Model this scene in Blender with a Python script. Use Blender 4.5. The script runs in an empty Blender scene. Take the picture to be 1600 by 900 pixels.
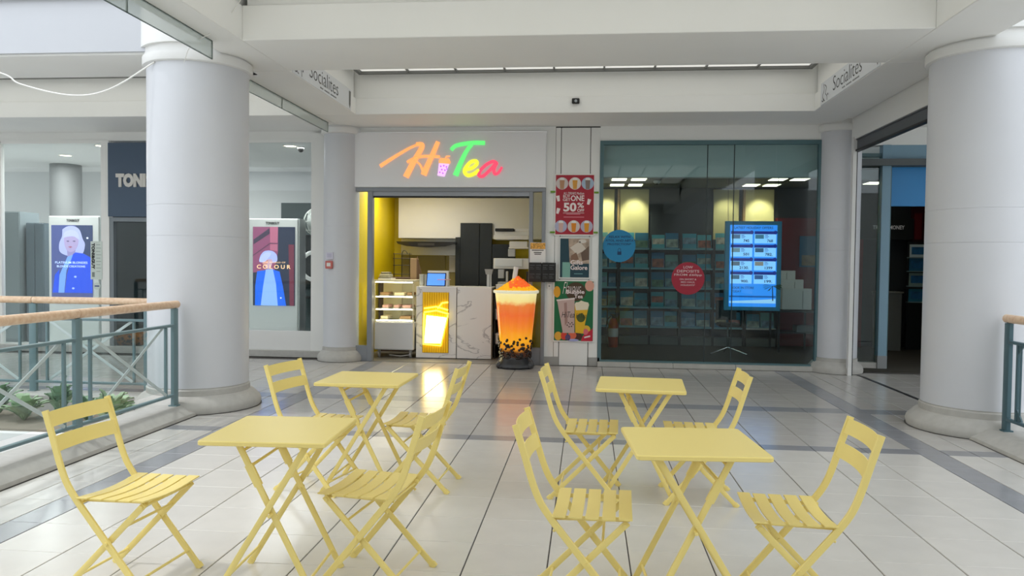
import bpy, bmesh, math, random
from mathutils import Vector, Matrix
random.seed(7)
SC = bpy.context.scene
COL = SC.collection
PI = math.pi

# ------------------------------------------------------------------ camera, sky, sun, exposure
cam_d = bpy.data.cameras.new('camera'); cam = bpy.data.objects.new('camera', cam_d); COL.objects.link(cam)
cam_d.sensor_width = 36.0; cam_d.lens = 1204.78 / 1600 * 36.0; cam_d.clip_start = 0.05; cam_d.clip_end = 200
CR = ((0.99519319, 0.09726947, 0.01136497), (0.01430478, -0.0295795, -0.99946007), (-0.09688078, 0.99481843, -0.03082873))
cam.matrix_world = Matrix(((CR[0][0], -CR[1][0], -CR[2][0], 0), (CR[0][1], -CR[1][1], -CR[2][1], 0),
                           (CR[0][2], -CR[1][2], -CR[2][2], 1.54), (0, 0, 0, 1)))
SC.camera = cam
world = bpy.data.worlds.new('daylight'); SC.world = world; world.use_nodes = True
wb = world.node_tree.nodes['Background']; wb.inputs[0].default_value = (0.89, 0.945, 1.0, 1); wb.inputs[1].default_value = 1.5
sun_d = bpy.data.lights.new('sun', 'SUN'); sun = bpy.data.objects.new('sun', sun_d); COL.objects.link(sun)
sun_d.energy = 0.8; sun_d.angle = math.radians(3.5); sun_d.color = (1.0, 0.98, 0.95)
sun.rotation_euler = Vector((0.50, 0.085, -0.86)).to_track_quat('-Z', 'Y').to_euler(); sun.location = (-9, 0, 14)
SC.view_settings.view_transform = 'Standard'; SC.view_settings.look = 'None'
SC.view_settings.exposure = 0.5; SC.view_settings.gamma = 1.0; SC.view_settings.use_curve_mapping = False
LAYLIGHT = 0.45          # radiance of the luminous ceiling panels

# ------------------------------------------------------------------ materials
def hexc(h):
    h = h.lstrip('#'); v = [int(h[i:i+2], 16) / 255 for i in (0, 2, 4)]
    return tuple((c / 12.92 if c <= .04045 else ((c + .055) / 1.055) ** 2.4) for c in v) + (1.0,)
MATS = {}
def mat(name, col, rough=.5, metal=0., spec=.5, emis=0., emcol=None, noise=0., nscale=8., bump=0., vary=0.):
    if name in MATS: return MATS[name]
    m = bpy.data.materials.new(name); m.use_nodes = True; nt = m.node_tree; b = nt.nodes['Principled BSDF']
    c = hexc(col) if isinstance(col, str) else col
    b.inputs['Base Color'].default_value = c; b.inputs['Roughness'].default_value = rough
    b.inputs['Metallic'].default_value = metal; b.inputs['Specular IOR Level'].default_value = spec
    m.diffuse_color = c
    src = None
    if noise or bump:
        tc = nt.nodes.new('ShaderNodeTexCoord'); n = nt.nodes.new('ShaderNodeTexNoise'); n.inputs['Scale'].default_value = nscale
        n.inputs['Detail'].default_value = 5; nt.links.new(tc.outputs['Object'], n.inputs['Vector'])
        if noise:
            r = nt.nodes.new('ShaderNodeMapRange'); r.inputs[1].default_value = .3; r.inputs[2].default_value = .7
            r.inputs[3].default_value = 1 - noise; r.inputs[4].default_value = 1 + noise
            nt.links.new(n.outputs['Fac'], r.inputs[0]); src = r.outputs[0]
        if bump:
            bp = nt.nodes.new('ShaderNodeBump'); bp.inputs['Strength'].default_value = bump; bp.inputs['Distance'].default_value = .01
            nt.links.new(n.outputs['Fac'], bp.inputs['Height']); nt.links.new(bp.outputs[0], b.inputs['Normal'])
    if vary:
        oi = nt.nodes.new('ShaderNodeObjectInfo'); r2 = nt.nodes.new('ShaderNodeMapRange')
        r2.inputs[3].default_value = 1 - vary; r2.inputs[4].default_value = 1 + vary
        nt.links.new(oi.outputs['Random'], r2.inputs[0])
        if src:
            mm = nt.nodes.new('ShaderNodeMath'); mm.operation = 'MULTIPLY'; nt.links.new(src, mm.inputs[0]); nt.links.new(r2.outputs[0], mm.inputs[1]); src = mm.outputs[0]
        else: src = r2.outputs[0]
    if src:
        h = nt.nodes.new('ShaderNodeHueSaturation'); h.inputs['Color'].default_value = c
        nt.links.new(src, h.inputs['Value']); nt.links.new(h.outputs[0], b.inputs['Base Color'])
    if emis:
        b.inputs['Emission Color'].default_value = hexc(emcol) if emcol else c; b.inputs['Emission Strength'].default_value = emis
    MATS[name] = m; return m
def glass_mat(name, tint=(.9, .95, .94, 1), ior=1.45, rough=.01):
    if name in MATS: return MATS[name]
    m = bpy.data.materials.new(name); m.use_nodes = True; nt = m.node_tree; nt.nodes.clear()
    out = nt.nodes.new('ShaderNodeOutputMaterial'); mx = nt.nodes.new('ShaderNodeMixShader'); fr = nt.nodes.new('ShaderNodeFresnel')
    tr = nt.nodes.new('ShaderNodeBsdfTransparent'); gl = nt.nodes.new('ShaderNodeBsdfGlossy')
    fr.inputs['IOR'].default_value = ior; tr.inputs['Color'].default_value = tint; gl.inputs['Roughness'].default_value = rough
    ge = nt.nodes.new('ShaderNodeNewGeometry'); ms = nt.nodes.new('ShaderNodeMix'); ms.inputs[2].default_value = ior; ms.inputs[3].default_value = 1 / ior   # thin pane: same reflection from both faces
    nt.links.new(ge.outputs['Backfacing'], ms.inputs[0]); nt.links.new(ms.outputs[0], fr.inputs['IOR'])
    nt.links.new(fr.outputs[0], mx.inputs[0]); nt.links.new(tr.outputs[0], mx.inputs[1]); nt.links.new(gl.outputs[0], mx.inputs[2])
    nt.links.new(mx.outputs[0], out.inputs['Surface']); MATS[name] = m; return m
def marble_mat():
    m = bpy.data.materials.new('white_marble'); m.use_nodes = True; nt = m.node_tree; b = nt.nodes['Principled BSDF']
    tc = nt.nodes.new('ShaderNodeTexCoord'); mp = nt.nodes.new('ShaderNodeMapping'); mp.inputs['Rotation'].default_value = (0, .7, .2); mp.inputs['Scale'].default_value = (.7, 1, 1.6)
    n = nt.nodes.new('ShaderNodeTexNoise'); n.inputs['Scale'].default_value = 1.5; n.inputs['Detail'].default_value = 5; n.inputs['Distortion'].default_value = .9
    sb = nt.nodes.new('ShaderNodeMath'); sb.operation = 'SUBTRACT'; sb.inputs[1].default_value = .52; ab = nt.nodes.new('ShaderNodeMath'); ab.operation = 'ABSOLUTE'
    r = nt.nodes.new('ShaderNodeValToRGB'); e = r.color_ramp.elements
    e[0].position = 0.0; e[0].color = hexc('b9b7ba'); e[1].position = .018; e[1].color = hexc('f1efee')
    nt.links.new(tc.outputs['Object'], mp.inputs[0]); nt.links.new(mp.outputs[0], n.inputs['Vector']); nt.links.new(n.outputs['Fac'], sb.inputs[0]); nt.links.new(sb.outputs[0], ab.inputs[0]); nt.links.new(ab.outputs[0], r.inputs[0])
    nt.links.new(r.outputs[0], b.inputs['Base Color']); b.inputs['Roughness'].default_value = .25; MATS['white_marble'] = m; return m
def wood_mat():
    m = bpy.data.materials.new('pale_wood'); m.use_nodes = True; nt = m.node_tree; b = nt.nodes['Principled BSDF']
    tc = nt.nodes.new('ShaderNodeTexCoord'); mp = nt.nodes.new('ShaderNodeMapping'); mp.inputs['Scale'].default_value = (14, 14, 14)
    n = nt.nodes.new('ShaderNodeTexNoise'); n.inputs['Scale'].default_value = 2; r = nt.nodes.new('ShaderNodeValToRGB'); e = r.color_ramp.elements
    e[0].position = .3; e[0].color = hexc('dbb592'); e[1].position = .7; e[1].color = hexc('ecd0b3')
    nt.links.new(tc.outputs['Object'], mp.inputs[0]); nt.links.new(mp.outputs[0], n.inputs['Vector']); nt.links.new(n.outputs['Fac'], r.inputs[0])
    nt.links.new(r.outputs[0], b.inputs['Base Color']); b.inputs['Roughness'].default_value = .38; MATS['pale_wood'] = m; return m
def tea_mat():   # the drink really is layered: pale foam, orange tea, yellow below, dark pearls at the bottom
    m = bpy.data.materials.new('layered_tea'); m.use_nodes = True; nt = m.node_tree; b = nt.nodes['Principled BSDF']
    tc = nt.nodes.new('ShaderNodeTexCoord'); sx = nt.nodes.new('ShaderNodeSeparateXYZ'); nt.links.new(tc.outputs['Object'], sx.inputs[0])
    n = nt.nodes.new('ShaderNodeTexNoise'); n.inputs['Scale'].default_value = 5; n.inputs['Detail'].default_value = 3; nt.links.new(tc.outputs['Object'], n.inputs['Vector'])
    a = nt.nodes.new('ShaderNodeMath'); a.operation = 'MULTIPLY_ADD'; a.inputs[1].default_value = .16; nt.links.new(n.outputs['Fac'], a.inputs[0]); nt.links.new(sx.outputs['Z'], a.inputs[2])
    r = nt.nodes.new('ShaderNodeValToRGB'); cr = r.color_ramp; mr = nt.nodes.new('ShaderNodeMapRange'); mr.inputs[1].default_value = .18; mr.inputs[2].default_value = 1.22
    nt.links.new(a.outputs[0], mr.inputs[0]); nt.links.new(mr.outputs[0], r.inputs[0])
    stops = [(0, '2a1408'), (.14, '3a1c08'), (.19, 'd98a1c'), (.30, 'f5a81c'), (.45, 'ef8a1e'), (.66, 'e4682a'), (.80, 'e27a35'), (.86, 'f0d98a'), (1, 'f3e6a8')]
    while len(cr.elements) > 1: cr.elements.remove(cr.elements[0])
    cr.elements[0].position = 0; cr.elements[0].color = hexc(stops[0][1])
    for p, c in stops[1:]:
        el = cr.elements.new(p); el.color = hexc(c)
    nt.links.new(r.outputs[0], b.inputs['Base Color']); nt.links.new(r.outputs[0], b.inputs['Emission Color']); b.inputs['Emission Strength'].default_value = .42
    b.inputs['Roughness'].default_value = .15; MATS['layered_tea'] = m; return m

WHITE = mat('white_paint', 'e6e6e4', .55, noise=.015, nscale=1.5)
WHITE2 = mat('cream_paint', 'efefec', .6, noise=.015, nscale=1.2)
COLUMN = mat('column_paint', 'd2d4d9', .42, noise=.02, nscale=2)
STONE = mat('kerb_stone', 'b9b7b2', .6, noise=.06, nscale=14, bump=.08)
YEL = mat('yellow_enamel', 'f5e08a', .36, noise=.01, nscale=3)
YELW = mat('yellow_wall', 'ecd000', .5)
GREY = mat('grey_aluminium', '8b8f95', .4, metal=.2)
DGREY = mat('dark_grey_panel', '3a4049', .5)
TEAL = mat('teal_frame', '55747a', .45)
TEALD = mat('teal_railing_lit', '6f888d', .4); TEALK = mat('teal_railing_shaded', '44626c', .4)  # one paint: left copy lightened for daylight, right copy darkened for shade
PALEB = mat('pale_brace', 'c3d0d0', .5)
BLUEF = mat('blue_grey_frame', '7d9fb2', .45)
BLACK = mat('black', '141516', .45)
NEARBLK = mat('near_black', '1d2326', .4)
STEEL = mat('steel', 'c9c9c5', .32, metal=.6)
CHROME = mat('chrome', 'd0d0d0', .15, metal=1)
GLASS = glass_mat('clear_glass', (.95, .978, .973, 1))
GLASSD = glass_mat('shop_glass', (.80, .885, .89, 1), 1.5)
GLASSC = glass_mat('case_glass', (.95, .97, .96, 1))
PAPER = mat('white_paper', 'eceae6', .6)
MARBLE = marble_mat(); WOOD = wood_mat(); TEA = tea_mat()

# ------------------------------------------------------------------ mesh helpers
class MB:
    def __init__(s): s.v = []; s.f = []; s.mi = []
    def add(s, vs, fs, mi=0):
        o = len(s.v); s.v += [tuple(p) for p in vs]; s.f += [tuple(i + o for i in f) for f in fs]; s.mi += [mi] * len(fs); return s
    def box(s, x0, x1, y0, y1, z0, z1, mi=0):
        v = [(x, y, z) for x in (x0, x1) for y in (y0, y1) for z in (z0, z1)]
        return s.add(v, [(0, 1, 3, 2), (4, 6, 7, 5), (0, 4, 5, 1), (2, 3, 7, 6), (0, 2, 6, 4), (1, 5, 7, 3)], mi)
    def cbox(s, x0, x1, y0, y1, z0, z1, b=.01, mi=0):
        c = ((x0, x1), (y0, y1), (z0, z1)); vid = {}; vs = []
        for i in range(2):
            for j in range(2):
                for k in range(2):
                    for ax in range(3):
                        p = [c[0][i], c[1][j], c[2][k]]; sg = (i, j, k)
                        for q in range(3):
                            if q != ax: p[q] += b if sg[q] == 0 else -b
                        vid[(i, j, k, ax)] = len(vs); vs.append(p)
        fs = []
        for ax in range(3):
            o = [q for q in range(3) if q != ax]
            for sd in range(2):
                f = []
                for (a, e) in ((0, 0), (1, 0), (1, 1), (0, 1)):
                    t = [0, 0, 0]; t[ax] = sd; t[o[0]] = a; t[o[1]] = e; f.append(vid[(*t, ax)])
                fs.append(f)
        for ax in range(3):
            o = [q for q in range(3) if q != ax]
            for a in range(2):
                for e in range(2):
                    t0 = [0, 0, 0]; t0[o[0]] = a; t0[o[1]] = e; t1 = list(t0); t1[ax] = 1
                    fs.append([vid[(*t0, o[0])], vid[(*t1, o[0])], vid[(*t1, o[1])], vid[(*t0, o[1])]])
        for i in range(2):
            for j in range(2):
                for k in range(2): fs.append([vid[(i, j, k, 0)], vid[(i, j, k, 1)], vid[(i, j, k, 2)]])
        return s.add(vs, fs, mi)
    def tube(s, pts, rx, ry=None, n=8, side=(0, 1, 0), caps=True, mi=0, sq=False):
        """sweep an ellipse (or rounded rectangle): rx across `side`-perpendicular, ry along `side`; radii may be lists"""
        pts = [Vector(p) for p in pts]; m = len(pts); sd = Vector(side).normalized()
        vs = []
        for i, p in enumerate(pts):
            t = (pts[min(i + 1, m - 1)] - pts[max(i - 1, 0)]).normalized()
            a = sd - t * sd.dot(t)
            if a.length < 1e-4: a = t.orthogonal()
            a.normalize(); u = a.cross(t).normalized()
            r1 = rx[i] if isinstance(rx, (list, tuple)) else rx
            r2 = (ry[i] if isinstance(ry, (list, tuple)) else ry) if ry is not None else r1
            for k in range(n):
                an = 2 * PI * (k + .5) / n; c, q = math.cos(an), math.sin(an)
                if sq:
                    e = .45; c = math.copysign(abs(c) ** e, c); q = math.copysign(abs(q) ** e, q)
                vs.append(p + u * (r1 * c) + a * (r2 * q))
        fs = [(i * n + k, i * n + (k + 1) % n, (i + 1) * n + (k + 1) % n, (i + 1) * n + k) for i in range(m - 1) for k in range(n)]
        if caps: fs += [tuple(range(n))[::-1], tuple((m - 1) * n + k for k in range(n))]
        return s.add(vs, fs, mi)
    def bar(s, a, b, w, t, side=(0, 1, 0)): return s.tube([a, b], w / 2, t / 2, 8, side, sq=True)
    def lathe(s, cx, cy, prof, n=32, a0=0, a1=2 * PI, close=True, mi=0):
        full = abs(a1 - a0 - 2 * PI) < 1e-6; k = n if full else n + 1
        vs = [(cx + r * math.cos(a0 + (a1 - a0) * j / n), cy + r * math.sin(a0 + (a1 - a0) * j / n), z) for r, z in prof for j in range(k)]
        fs = [(i * k + j, i * k + (j + 1) % k, (i + 1) * k + (j + 1) % k, (i + 1) * k + j) for i in range(len(prof) - 1) for j in range(k if full else n)]
        if close and full:
            if prof[0][0] > 1e-4: fs.append(tuple(range(k))[::-1])
            if prof[-1][0] > 1e-4: fs.append(tuple((len(prof) - 1) * k + j for j in range(k)))
        return s.add(vs, fs, mi)
    def prism(s, pts, h0, h1, ax='y', mi=0):
        """polygon pts in the plane across `ax`, extruded along it: x -> (y,z), y -> (x,z), z -> (x,y)"""
        f = {'x': lambda a, b, h: (h, a, b), 'y': lambda a, b, h: (a, h, b), 'z': lambda a, b, h: (a, b, h)}[ax]; n = len(pts)
        vs = [f(a, b, h0) for a, b in pts] + [f(a, b, h1) for a, b in pts]
        return s.add(vs, [tuple(range(n))[::-1], tuple(range(n, 2 * n))] + [(i, (i + 1) % n, n + (i + 1) % n, n + i) for i in range(n)], mi)
    def ball(s, c, r, n=8, m=5, mi=0, sz=1.):
        vs = [(c[0], c[1], c[2] + r * sz)]
        for i in range(1, m):
            for k in range(n):
                a = PI * i / m; b = 2 * PI * k / n
                vs.append((c[0] + r * math.sin(a) * math.cos(b), c[1] + r * math.sin(a) * math.sin(b), c[2] + r * sz * math.cos(a)))
        vs.append((c[0], c[1], c[2] - r * sz)); fs = [(0, 1 + k, 1 + (k + 1) % n) for k in range(n)]
        fs += [(1 + i * n + k, 1 + (i + 1) * n + k, 1 + (i + 1) * n + (k + 1) % n, 1 + i * n + (k + 1) % n) for i in range(m - 2) for k in range(n)]
        L = len(vs) - 1; fs += [(L, L - n + (k + 1) % n, L - n + k) for k in range(n)]
        return s.add(vs, fs, mi)
    def mesh(s, name, mats, angle=35):
        me = bpy.data.meshes.new(name); me.from_pydata(s.v, [], s.f)
        for m_ in (mats if isinstance(mats, (list, tuple)) else [mats]): me.materials.append(m_)
        if any(s.mi): me.polygons.foreach_set('material_index', s.mi)
        bm = bmesh.new(); bm.from_mesh(me); bmesh.ops.recalc_face_normals(bm, faces=bm.faces); bm.to_mesh(me); bm.free()
        me.polygons.foreach_set('use_smooth', [True] * len(me.polygons)); me.set_sharp_from_angle(angle=math.radians(angle)); me.update(); return me
def wm(o):
    m = o.matrix_basis.copy()
    return wm(o.parent) @ m if o.parent else m
def link(o, parent=None): COL.objects.link(o); o.parent = parent; return o
def obj(name, mb, mats, parent=None, angle=35, kind=None):
    """mesh given in world coordinates; linked as ONE object under parent"""
    me = mb.mesh(name, mats, angle) if isinstance(mb, MB) else mb
    if parent: me.transform(wm(parent).inverted())
    o = link(bpy.data.objects.new(name, me), parent)
    if kind: o['kind'] = kind
    return o
def tag(o, label, cat, group=None, kind=None):
    o['label'] = label; o['category'] = cat
    if group: o['group'] = group
    if kind: o['kind'] = kind
    return o
def thing(name, loc, label, cat, group=None):
    o = bpy.data.objects.new(name, None); o.location = loc; o.empty_display_size = .1; COL.objects.link(o); return tag(o, label, cat, group)
def struct(name, mb, m, parent=None, angle=35):
    o = obj(name, mb, m, parent, angle)
    o['kind'] = 'structure'; return o
def dup(root, label=None):
    r = root.copy(); COL.objects.link(r)
    if label: r['label'] = label
    for ch in list(root.children):
        c = ch.copy(); COL.objects.link(c); c.parent = r
        for g in list(ch.children):
            d = g.copy(); COL.objects.link(d); d.parent = c
    return r
def plate(name, pts, y, m, parent, t=.002):
    """flat print or board in the XZ plane, facing -Y, front at y"""
    return obj(name, MB().prism(pts, y, y + t, 'y'), m, parent)
def rect(x0, x1, z0, z1): return [(x0, z0), (x1, z0), (x1, z1), (x0, z1)]
def disc(cx, cz, rx, rz=None, n=24): rz = rz or rx; return [(cx + rx * math.cos(2 * PI * k / n), cz + rz * math.sin(2 * PI * k / n)) for k in range(n)]
def smooth(p, k=6):
    p = [Vector(q) for q in p]; out = []
    for i in range(len(p) - 1):
        a, b, c, d = p[max(i - 1, 0)], p[i], p[i + 1], p[min(i + 2, len(p) - 1)]
        for j in range(k):
            t = j / k; out.append(.5 * ((2 * b) + (c - a) * t + (2 * a - 5 * b + 4 * c - d) * t * t + (3 * b - a - 3 * c + d) * t ** 3))
    return out + [p[-1]]
def text(name, body, x0, x1, z0, z1, y, m, parent, bold=0., depth=.002, rot=0, plane='y', ital=0.):
    """lettering fitted to the box x0..x1, z0..z1 on a plane facing -Y; plane 'x+' / 'x-' stands on a wall facing +X / -X (x is then Y)"""
    cu = bpy.data.curves.new(name, 'FONT'); cu.body = body; cu.size = 1; cu.offset = bold; cu.resolution_u = 3; cu.shear = ital; cu.extrude = .01
    t = bpy.data.objects.new(name, cu); COL.objects.link(t)
    bpy.context.view_layer.update(); me = bpy.data.meshes.new_from_object(t.evaluated_get(bpy.context.evaluated_depsgraph_get()))
    bpy.data.objects.remove(t); bpy.data.curves.remove(cu)
    me.materials.clear(); me.materials.append(m); me.name = name
    xs = [v.co.x for v in me.vertices]; ys = [v.co.y for v in me.vertices]; ax, bx, ay, by = min(xs), max(xs), min(ys), max(ys)
    for v in me.vertices:
        u = (v.co.x - ax) / (bx - ax or 1); w = (v.co.y - ay) / (by - ay or 1); d = depth * (1 if v.co.z > 0 else 0)
        if rot: u, w = w, 1 - u            # reads downwards
        if plane == 'y': v.co = (x0 + (x1 - x0) * u, y - d, z0 + (z1 - z0) * w)
        elif plane == 'x+': v.co = (y + d, x0 + (x1 - x0) * u, z0 + (z1 - z0) * w)
        else: v.co = (y - d, x0 + (x1 - x0) * u, z0 + (z1 - z0) * w)
    if parent: me.transform(wm(parent).inverted())
    return link(bpy.data.objects.new(name, me), parent)
def inframe(x, y, z, pad=30):
    d = Vector((x, y, z - 1.54)); c = [sum(CR[i][k] * d[k] for k in range(3)) for i in range(3)]
    if c[2] < .2: return False
    u = 800 + 1204.78 * c[0] / c[2]; v = 450 + 1204.78 * c[1] / c[2]
    return -pad < u < 1600 + pad and -pad < v < 900 + pad

# ------------------------------------------------------------------ the setting: floor and its tiles
T_PALE = mat('pale_tile', 'd4d1cc', .24, noise=.03, nscale=5, vary=.025)
T_GREY = mat('grey_tile', 'bdbab6', .18, noise=.04, nscale=5, vary=.03)
T_DARK = mat('dark_band_tile', '94959a', .2, noise=.04, nscale=6, vary=.03)
GROUT = mat('grout', '4a4744', .8)
fl = MB().box(-4.3, 3.9, -8, 8.0, -.35, -.008).box(-14, 9, 7.75, 12.45, -.35, -.008)
floor = struct('floor', fl, GROUT)
xe = [-3.84, -3.6, -3.36, -3.14] + [-3.14 + .4225 * k for k in range(1, 15)] + [2.995, 3.235, 3.475]
ye = [6.65 - .4133 * k for k in range(30, 0, -1)] + [6.65, 6.84] + [6.84 + .3975 * k for k in range(1, 5)] + [8.71] + [8.71 + .43 * k for k in range(1, 8)]
xl = [-3.84 - .4225 * k for k in range(24, 0, -1)]; xr = [3.475 + .4225 * k for k in range(1, 7)]
cells = []
def zone(xm, ym):
    if 2.775 < xm < 2.995 or -3.36 < xm < -3.14: return T_DARK
    if 6.65 < ym < 6.84 or 8.43 < ym < 8.71: return T_DARK
    if ym < 6.65: return T_PALE
    return T_GREY
ax = xl + xe + xr
for i in range(len(ax) - 1):
    for j in range(len(ye) - 1):
        xm, ym = (ax[i] + ax[i + 1]) / 2, (ye[j] + ye[j + 1]) / 2
        if ym < 8.0 and not (-3.85 < xm < 3.5): continue
        if ym > 11.4 and abs(xm) > 3.2 and xm < 0: pass
        cells.append((ax[i], ax[i + 1], ye[j], ye[j + 1], zone(xm, ym)))
vis = [c for c in cells if inframe((c[0] + c[1]) / 2, (c[2] + c[3]) / 2, 0)]
vis.sort(key=lambda c: -(c[1] - c[0]) * (c[3] - c[2]) / ((c[2] + c[3]) / 2) ** 3); single = set(vis[:296])
tmesh = {}; rest = {T_PALE: MB(), T_GREY: MB(), T_DARK: MB()}; g = .0017; gx_ = .0034
def slab(m, x0, x1, y0, y1):
    b = .0025; z = -random.random() * .0006
    m.add([(x0, y0, -.008), (x1, y0, -.008), (x1, y1, -.008), (x0, y1, -.008), (x0, y0, z - b), (x1, y0, z - b), (x1, y1, z - b), (x0, y1, z - b),
           (x0 + b, y0 + b, z), (x1 - b, y0 + b, z), (x1 - b, y1 - b, z), (x0 + b, y1 - b, z)],
          [(8, 9, 10, 11)] + [(a, (a + 1) % 4, (a + 1) % 4 + 4, a + 4) for a in range(4)] + [(a + 4, (a + 1) % 4 + 4, (a + 1) % 4 + 8, a + 8) for a in range(4)])
for c in cells:
    x0, x1, y0, y1, m = c
    if c in single:
        w, h = x1 - x0, y1 - y0; key = (round(w, 3), round(h, 3), m.name)
        if key not in tmesh:
            b_ = MB(); slab(b_, -w / 2 + gx_, w / 2 - gx_, -h / 2 + g, h / 2 - g); tmesh[key] = b_.mesh('floor_tile', m, 20)
        o = bpy.data.objects.new('floor_tile', tmesh[key]); o.location = ((x0 + x1) / 2, (y0 + y1) / 2, random.uniform(-.0005, 0)); o.parent = floor; COL.objects.link(o)
    else: slab(rest[m], x0 + gx_, x1 - gx_, y0 + g, y1 - g)
for m, b_ in rest.items():
    if b_.v: obj('distant_tile', b_, m, floor, 20, 'stuff')
struct('trim_1', MB().box(3.88, 3.93, 8.3, 11.55, -.006, .004), mat('track_metal', '3b3c3f', .4, metal=.5))        # shutter track in the floor
# lower level seen through the voids, outer walls, roof slab
struct('floor', MB().box(-16, -4.3, -8, 8, -4.7, -4.5).box(3.9, 14, -8, 8, -4.7, -4.5), mat('lower_floor', 'f0efec', .4))
struct('wall_left', MB().box(-16.3, -16, -8, 18, -4.7, 7), WHITE)
struct('wall_right', MB().box(14, 14.3, -8, 18, -4.7, 7), WHITE)
struct('wall_back', MB().box(-16, 14, -8.3, -8, -4.7, 4.6), mat('back_wall_paint', 'b9b9b6', .6))
struct('wall_front', MB().box(-14, -4.3, 7.75, 7.78, -4.5, -.35).box(-4.3, -4.28, -8, 7.75, -4.5, -.35).box(3.88, 3.9, -8, 7.75, -4.5, -.35).box(3.9, 14, 7.75, 7.78, -4.5, -.35), WHITE)
struct('ceiling', MB().box(-3.85, 3.62, -8, 12.3, 4.5, 4.7), WHITE)
struct('ceiling', MB().box(-16, -3.85, 7.6, 18, 4.5, 4.7).box(3.62, 14, 7.6, 18, 4.5, 4.7), WHITE)
# ring beams (soffit 3.64, ledge at 3.87)
def beam(name, x0, x1, y0, y1, ins=(.035, .035, .035, .035), low=3.64, mid=3.87):
    b_ = MB().cbox(x0, x1, y0, y1, low, mid, .006).box(x0 + ins[0], x1 - ins[1], y0 + ins[2], y1 - ins[3], mid, 4.5)
    struct(name, b_, WHITE2)
beam('trim_2', -3.3, 3.0, 7.12, 8.27, mid=3.97)
beam('trim_3', -3.72, -3.3, -8, 8.27, (.0, .035, 0, 0), mid=3.97); beam('trim_21', -3.98, -3.3, 8.27, 10.75, (0, .035, 0, 0)); beam('trim_4', 3.0, 3.62, -8, 8.27, (.035, 0, 0, 0), mid=3.97); beam('trim_22', 3.0, 3.62, 8.27, 10.75, (.035, 0, 0, 0))
beam('trim_5', -3.84, 3.62, 10.75, 11.86, (0, 0, .035, 0)); beam('trim_6', -3.3, 3.0, -3, -2)
beam('trim_7', -14, -3.72, 7.54, 8.45); beam('trim_8', -14, -3.84, 10.78, 12.2); beam('trim_9', 3.62, 12, 7.54, 8.45, low=3.685)
struct('trim_10', MB().box(3.62, 9, 8.45, 12.5, 3.685, 4.4), WHITE2)
struct('trim_11', MB().box(-14, -3.84, 7.5, 7.62, 3.66, 5.6).box(-14, -3.84, 7.44, 7.5, 4.2, 4.3).box(3.62, 14, 7.5, 7.62, 3.7, 5.6), mat('fascia_paint', 'c6c8cd', .6))   # upper gallery edge
# luminous ceilings in the coffers, the front one added as fill
LAY = mat('laylight_panel', 'f2f1ea', .6, emis=LAYLIGHT, emcol='f6f6f0'); FRM = mat('laylight_frame', '6e6f6c', .5)
LAYF = mat('laylight_front_fill', 'f2f1ea', .6, emis=LAYLIGHT * .8, emcol='f6f6f0')  # dimmer panels for the unseen front coffer, added to light the floor
def laylight(i, x0, x1, y0, y1, n):
    r = struct('ceiling_light', MB().box(x0 - .05, x1 + .05, y0 - .06, y0, 4.19, 4.26).box(x0 - .05, x1 + .05, y1, y1 + .06, 4.19, 4.26)
               .box(x0 - .05, x0, y0, y1, 4.19, 4.26).box(x1, x1 + .05, y0, y1, 4.19, 4.26), FRM)
    w = (x1 - x0) / n
    for k in range(n):
        obj('panel', MB().box(x0 + w * k + .008, x0 + w * (k + 1) - .008, y0, y1, 4.225, 4.24), LAYF if i == 2 else LAY, r)
        if k: obj('glazing_bar', MB().box(x0 + w * k - .012, x0 + w * k + .012, y0, y1, 4.2, 4.228), FRM, r)
laylight(1, -3.2, 2.9, 8.36, 10.66, 9); laylight(2, -3.2, 2.9, -1.9, 7.0, 9); laylight(3, -13, -3.95, 8.55, 10.68, 12)
# columns
JOINT_SHADE = mat('joint_contact_shade', '4c4a46', .8)  # dark joint colour that carries the contact shadow at column and kerb feet
def column(name, cx, cy, r, top, big=True):
    if big: base = [(r + .12, 0), (r + .13, .05), (r + .12, .085), (r + .055, .15), (r + .02, .165), (r + .012, .17), (r + .012, .225), (r + .004, .23), (r - .003, .236), (r - .003, .242), (r, .246)]
    else: base = [(r + .085, 0), (r + .09, .05), (r + .08, .09), (r + .03, .15), (r + .008, .165), (r + .008, .21), (r - .003, .215), (r, .222)]
    b_ = MB().lathe(cx, cy, base, 48); c = struct(name, b_, STONE)
    struct('contact_shade_ring', MB().lathe(cx, cy, [(base[0][0] + .004, -.004), (base[1][0] + .006, .003), (base[1][0] - .01, .004)], 48), JOINT_SHADE, c)  # thin dark ring drawn for the contact shadow at the column foot
    struct('column_shaft', MB().lathe(cx, cy, [(r, base[-1][1])] + [q for g_ in (1.785, 2.1) for q in ((r, g_), (r - .003, g_ + .002), (r - .003, g_ + .005), (r, g_ + .007))] + [(r, top)], 64), COLUMN, c)
    struct('column_capital', MB().lathe(cx, cy, [(r - .01, top - .01), (r + .035, top), (r + .04, top + .012), (r + .04, top + .085), (r + .02, top + .09), (r + .02, top + .5)], 64), WHITE, c)
    return c
for cx in (-4.12, 3.80):
    column('column', cx, 7.86, .505, 3.535)
    struct('column', MB().lathe(cx, 7.86, [(.56, 3.7), (.56, 7)], 48), WHITE)
column('column', -3.86, 11.84, .275, 3.53, False); column('column', 3.69, 11.86, .298, 3.53, False)
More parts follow.
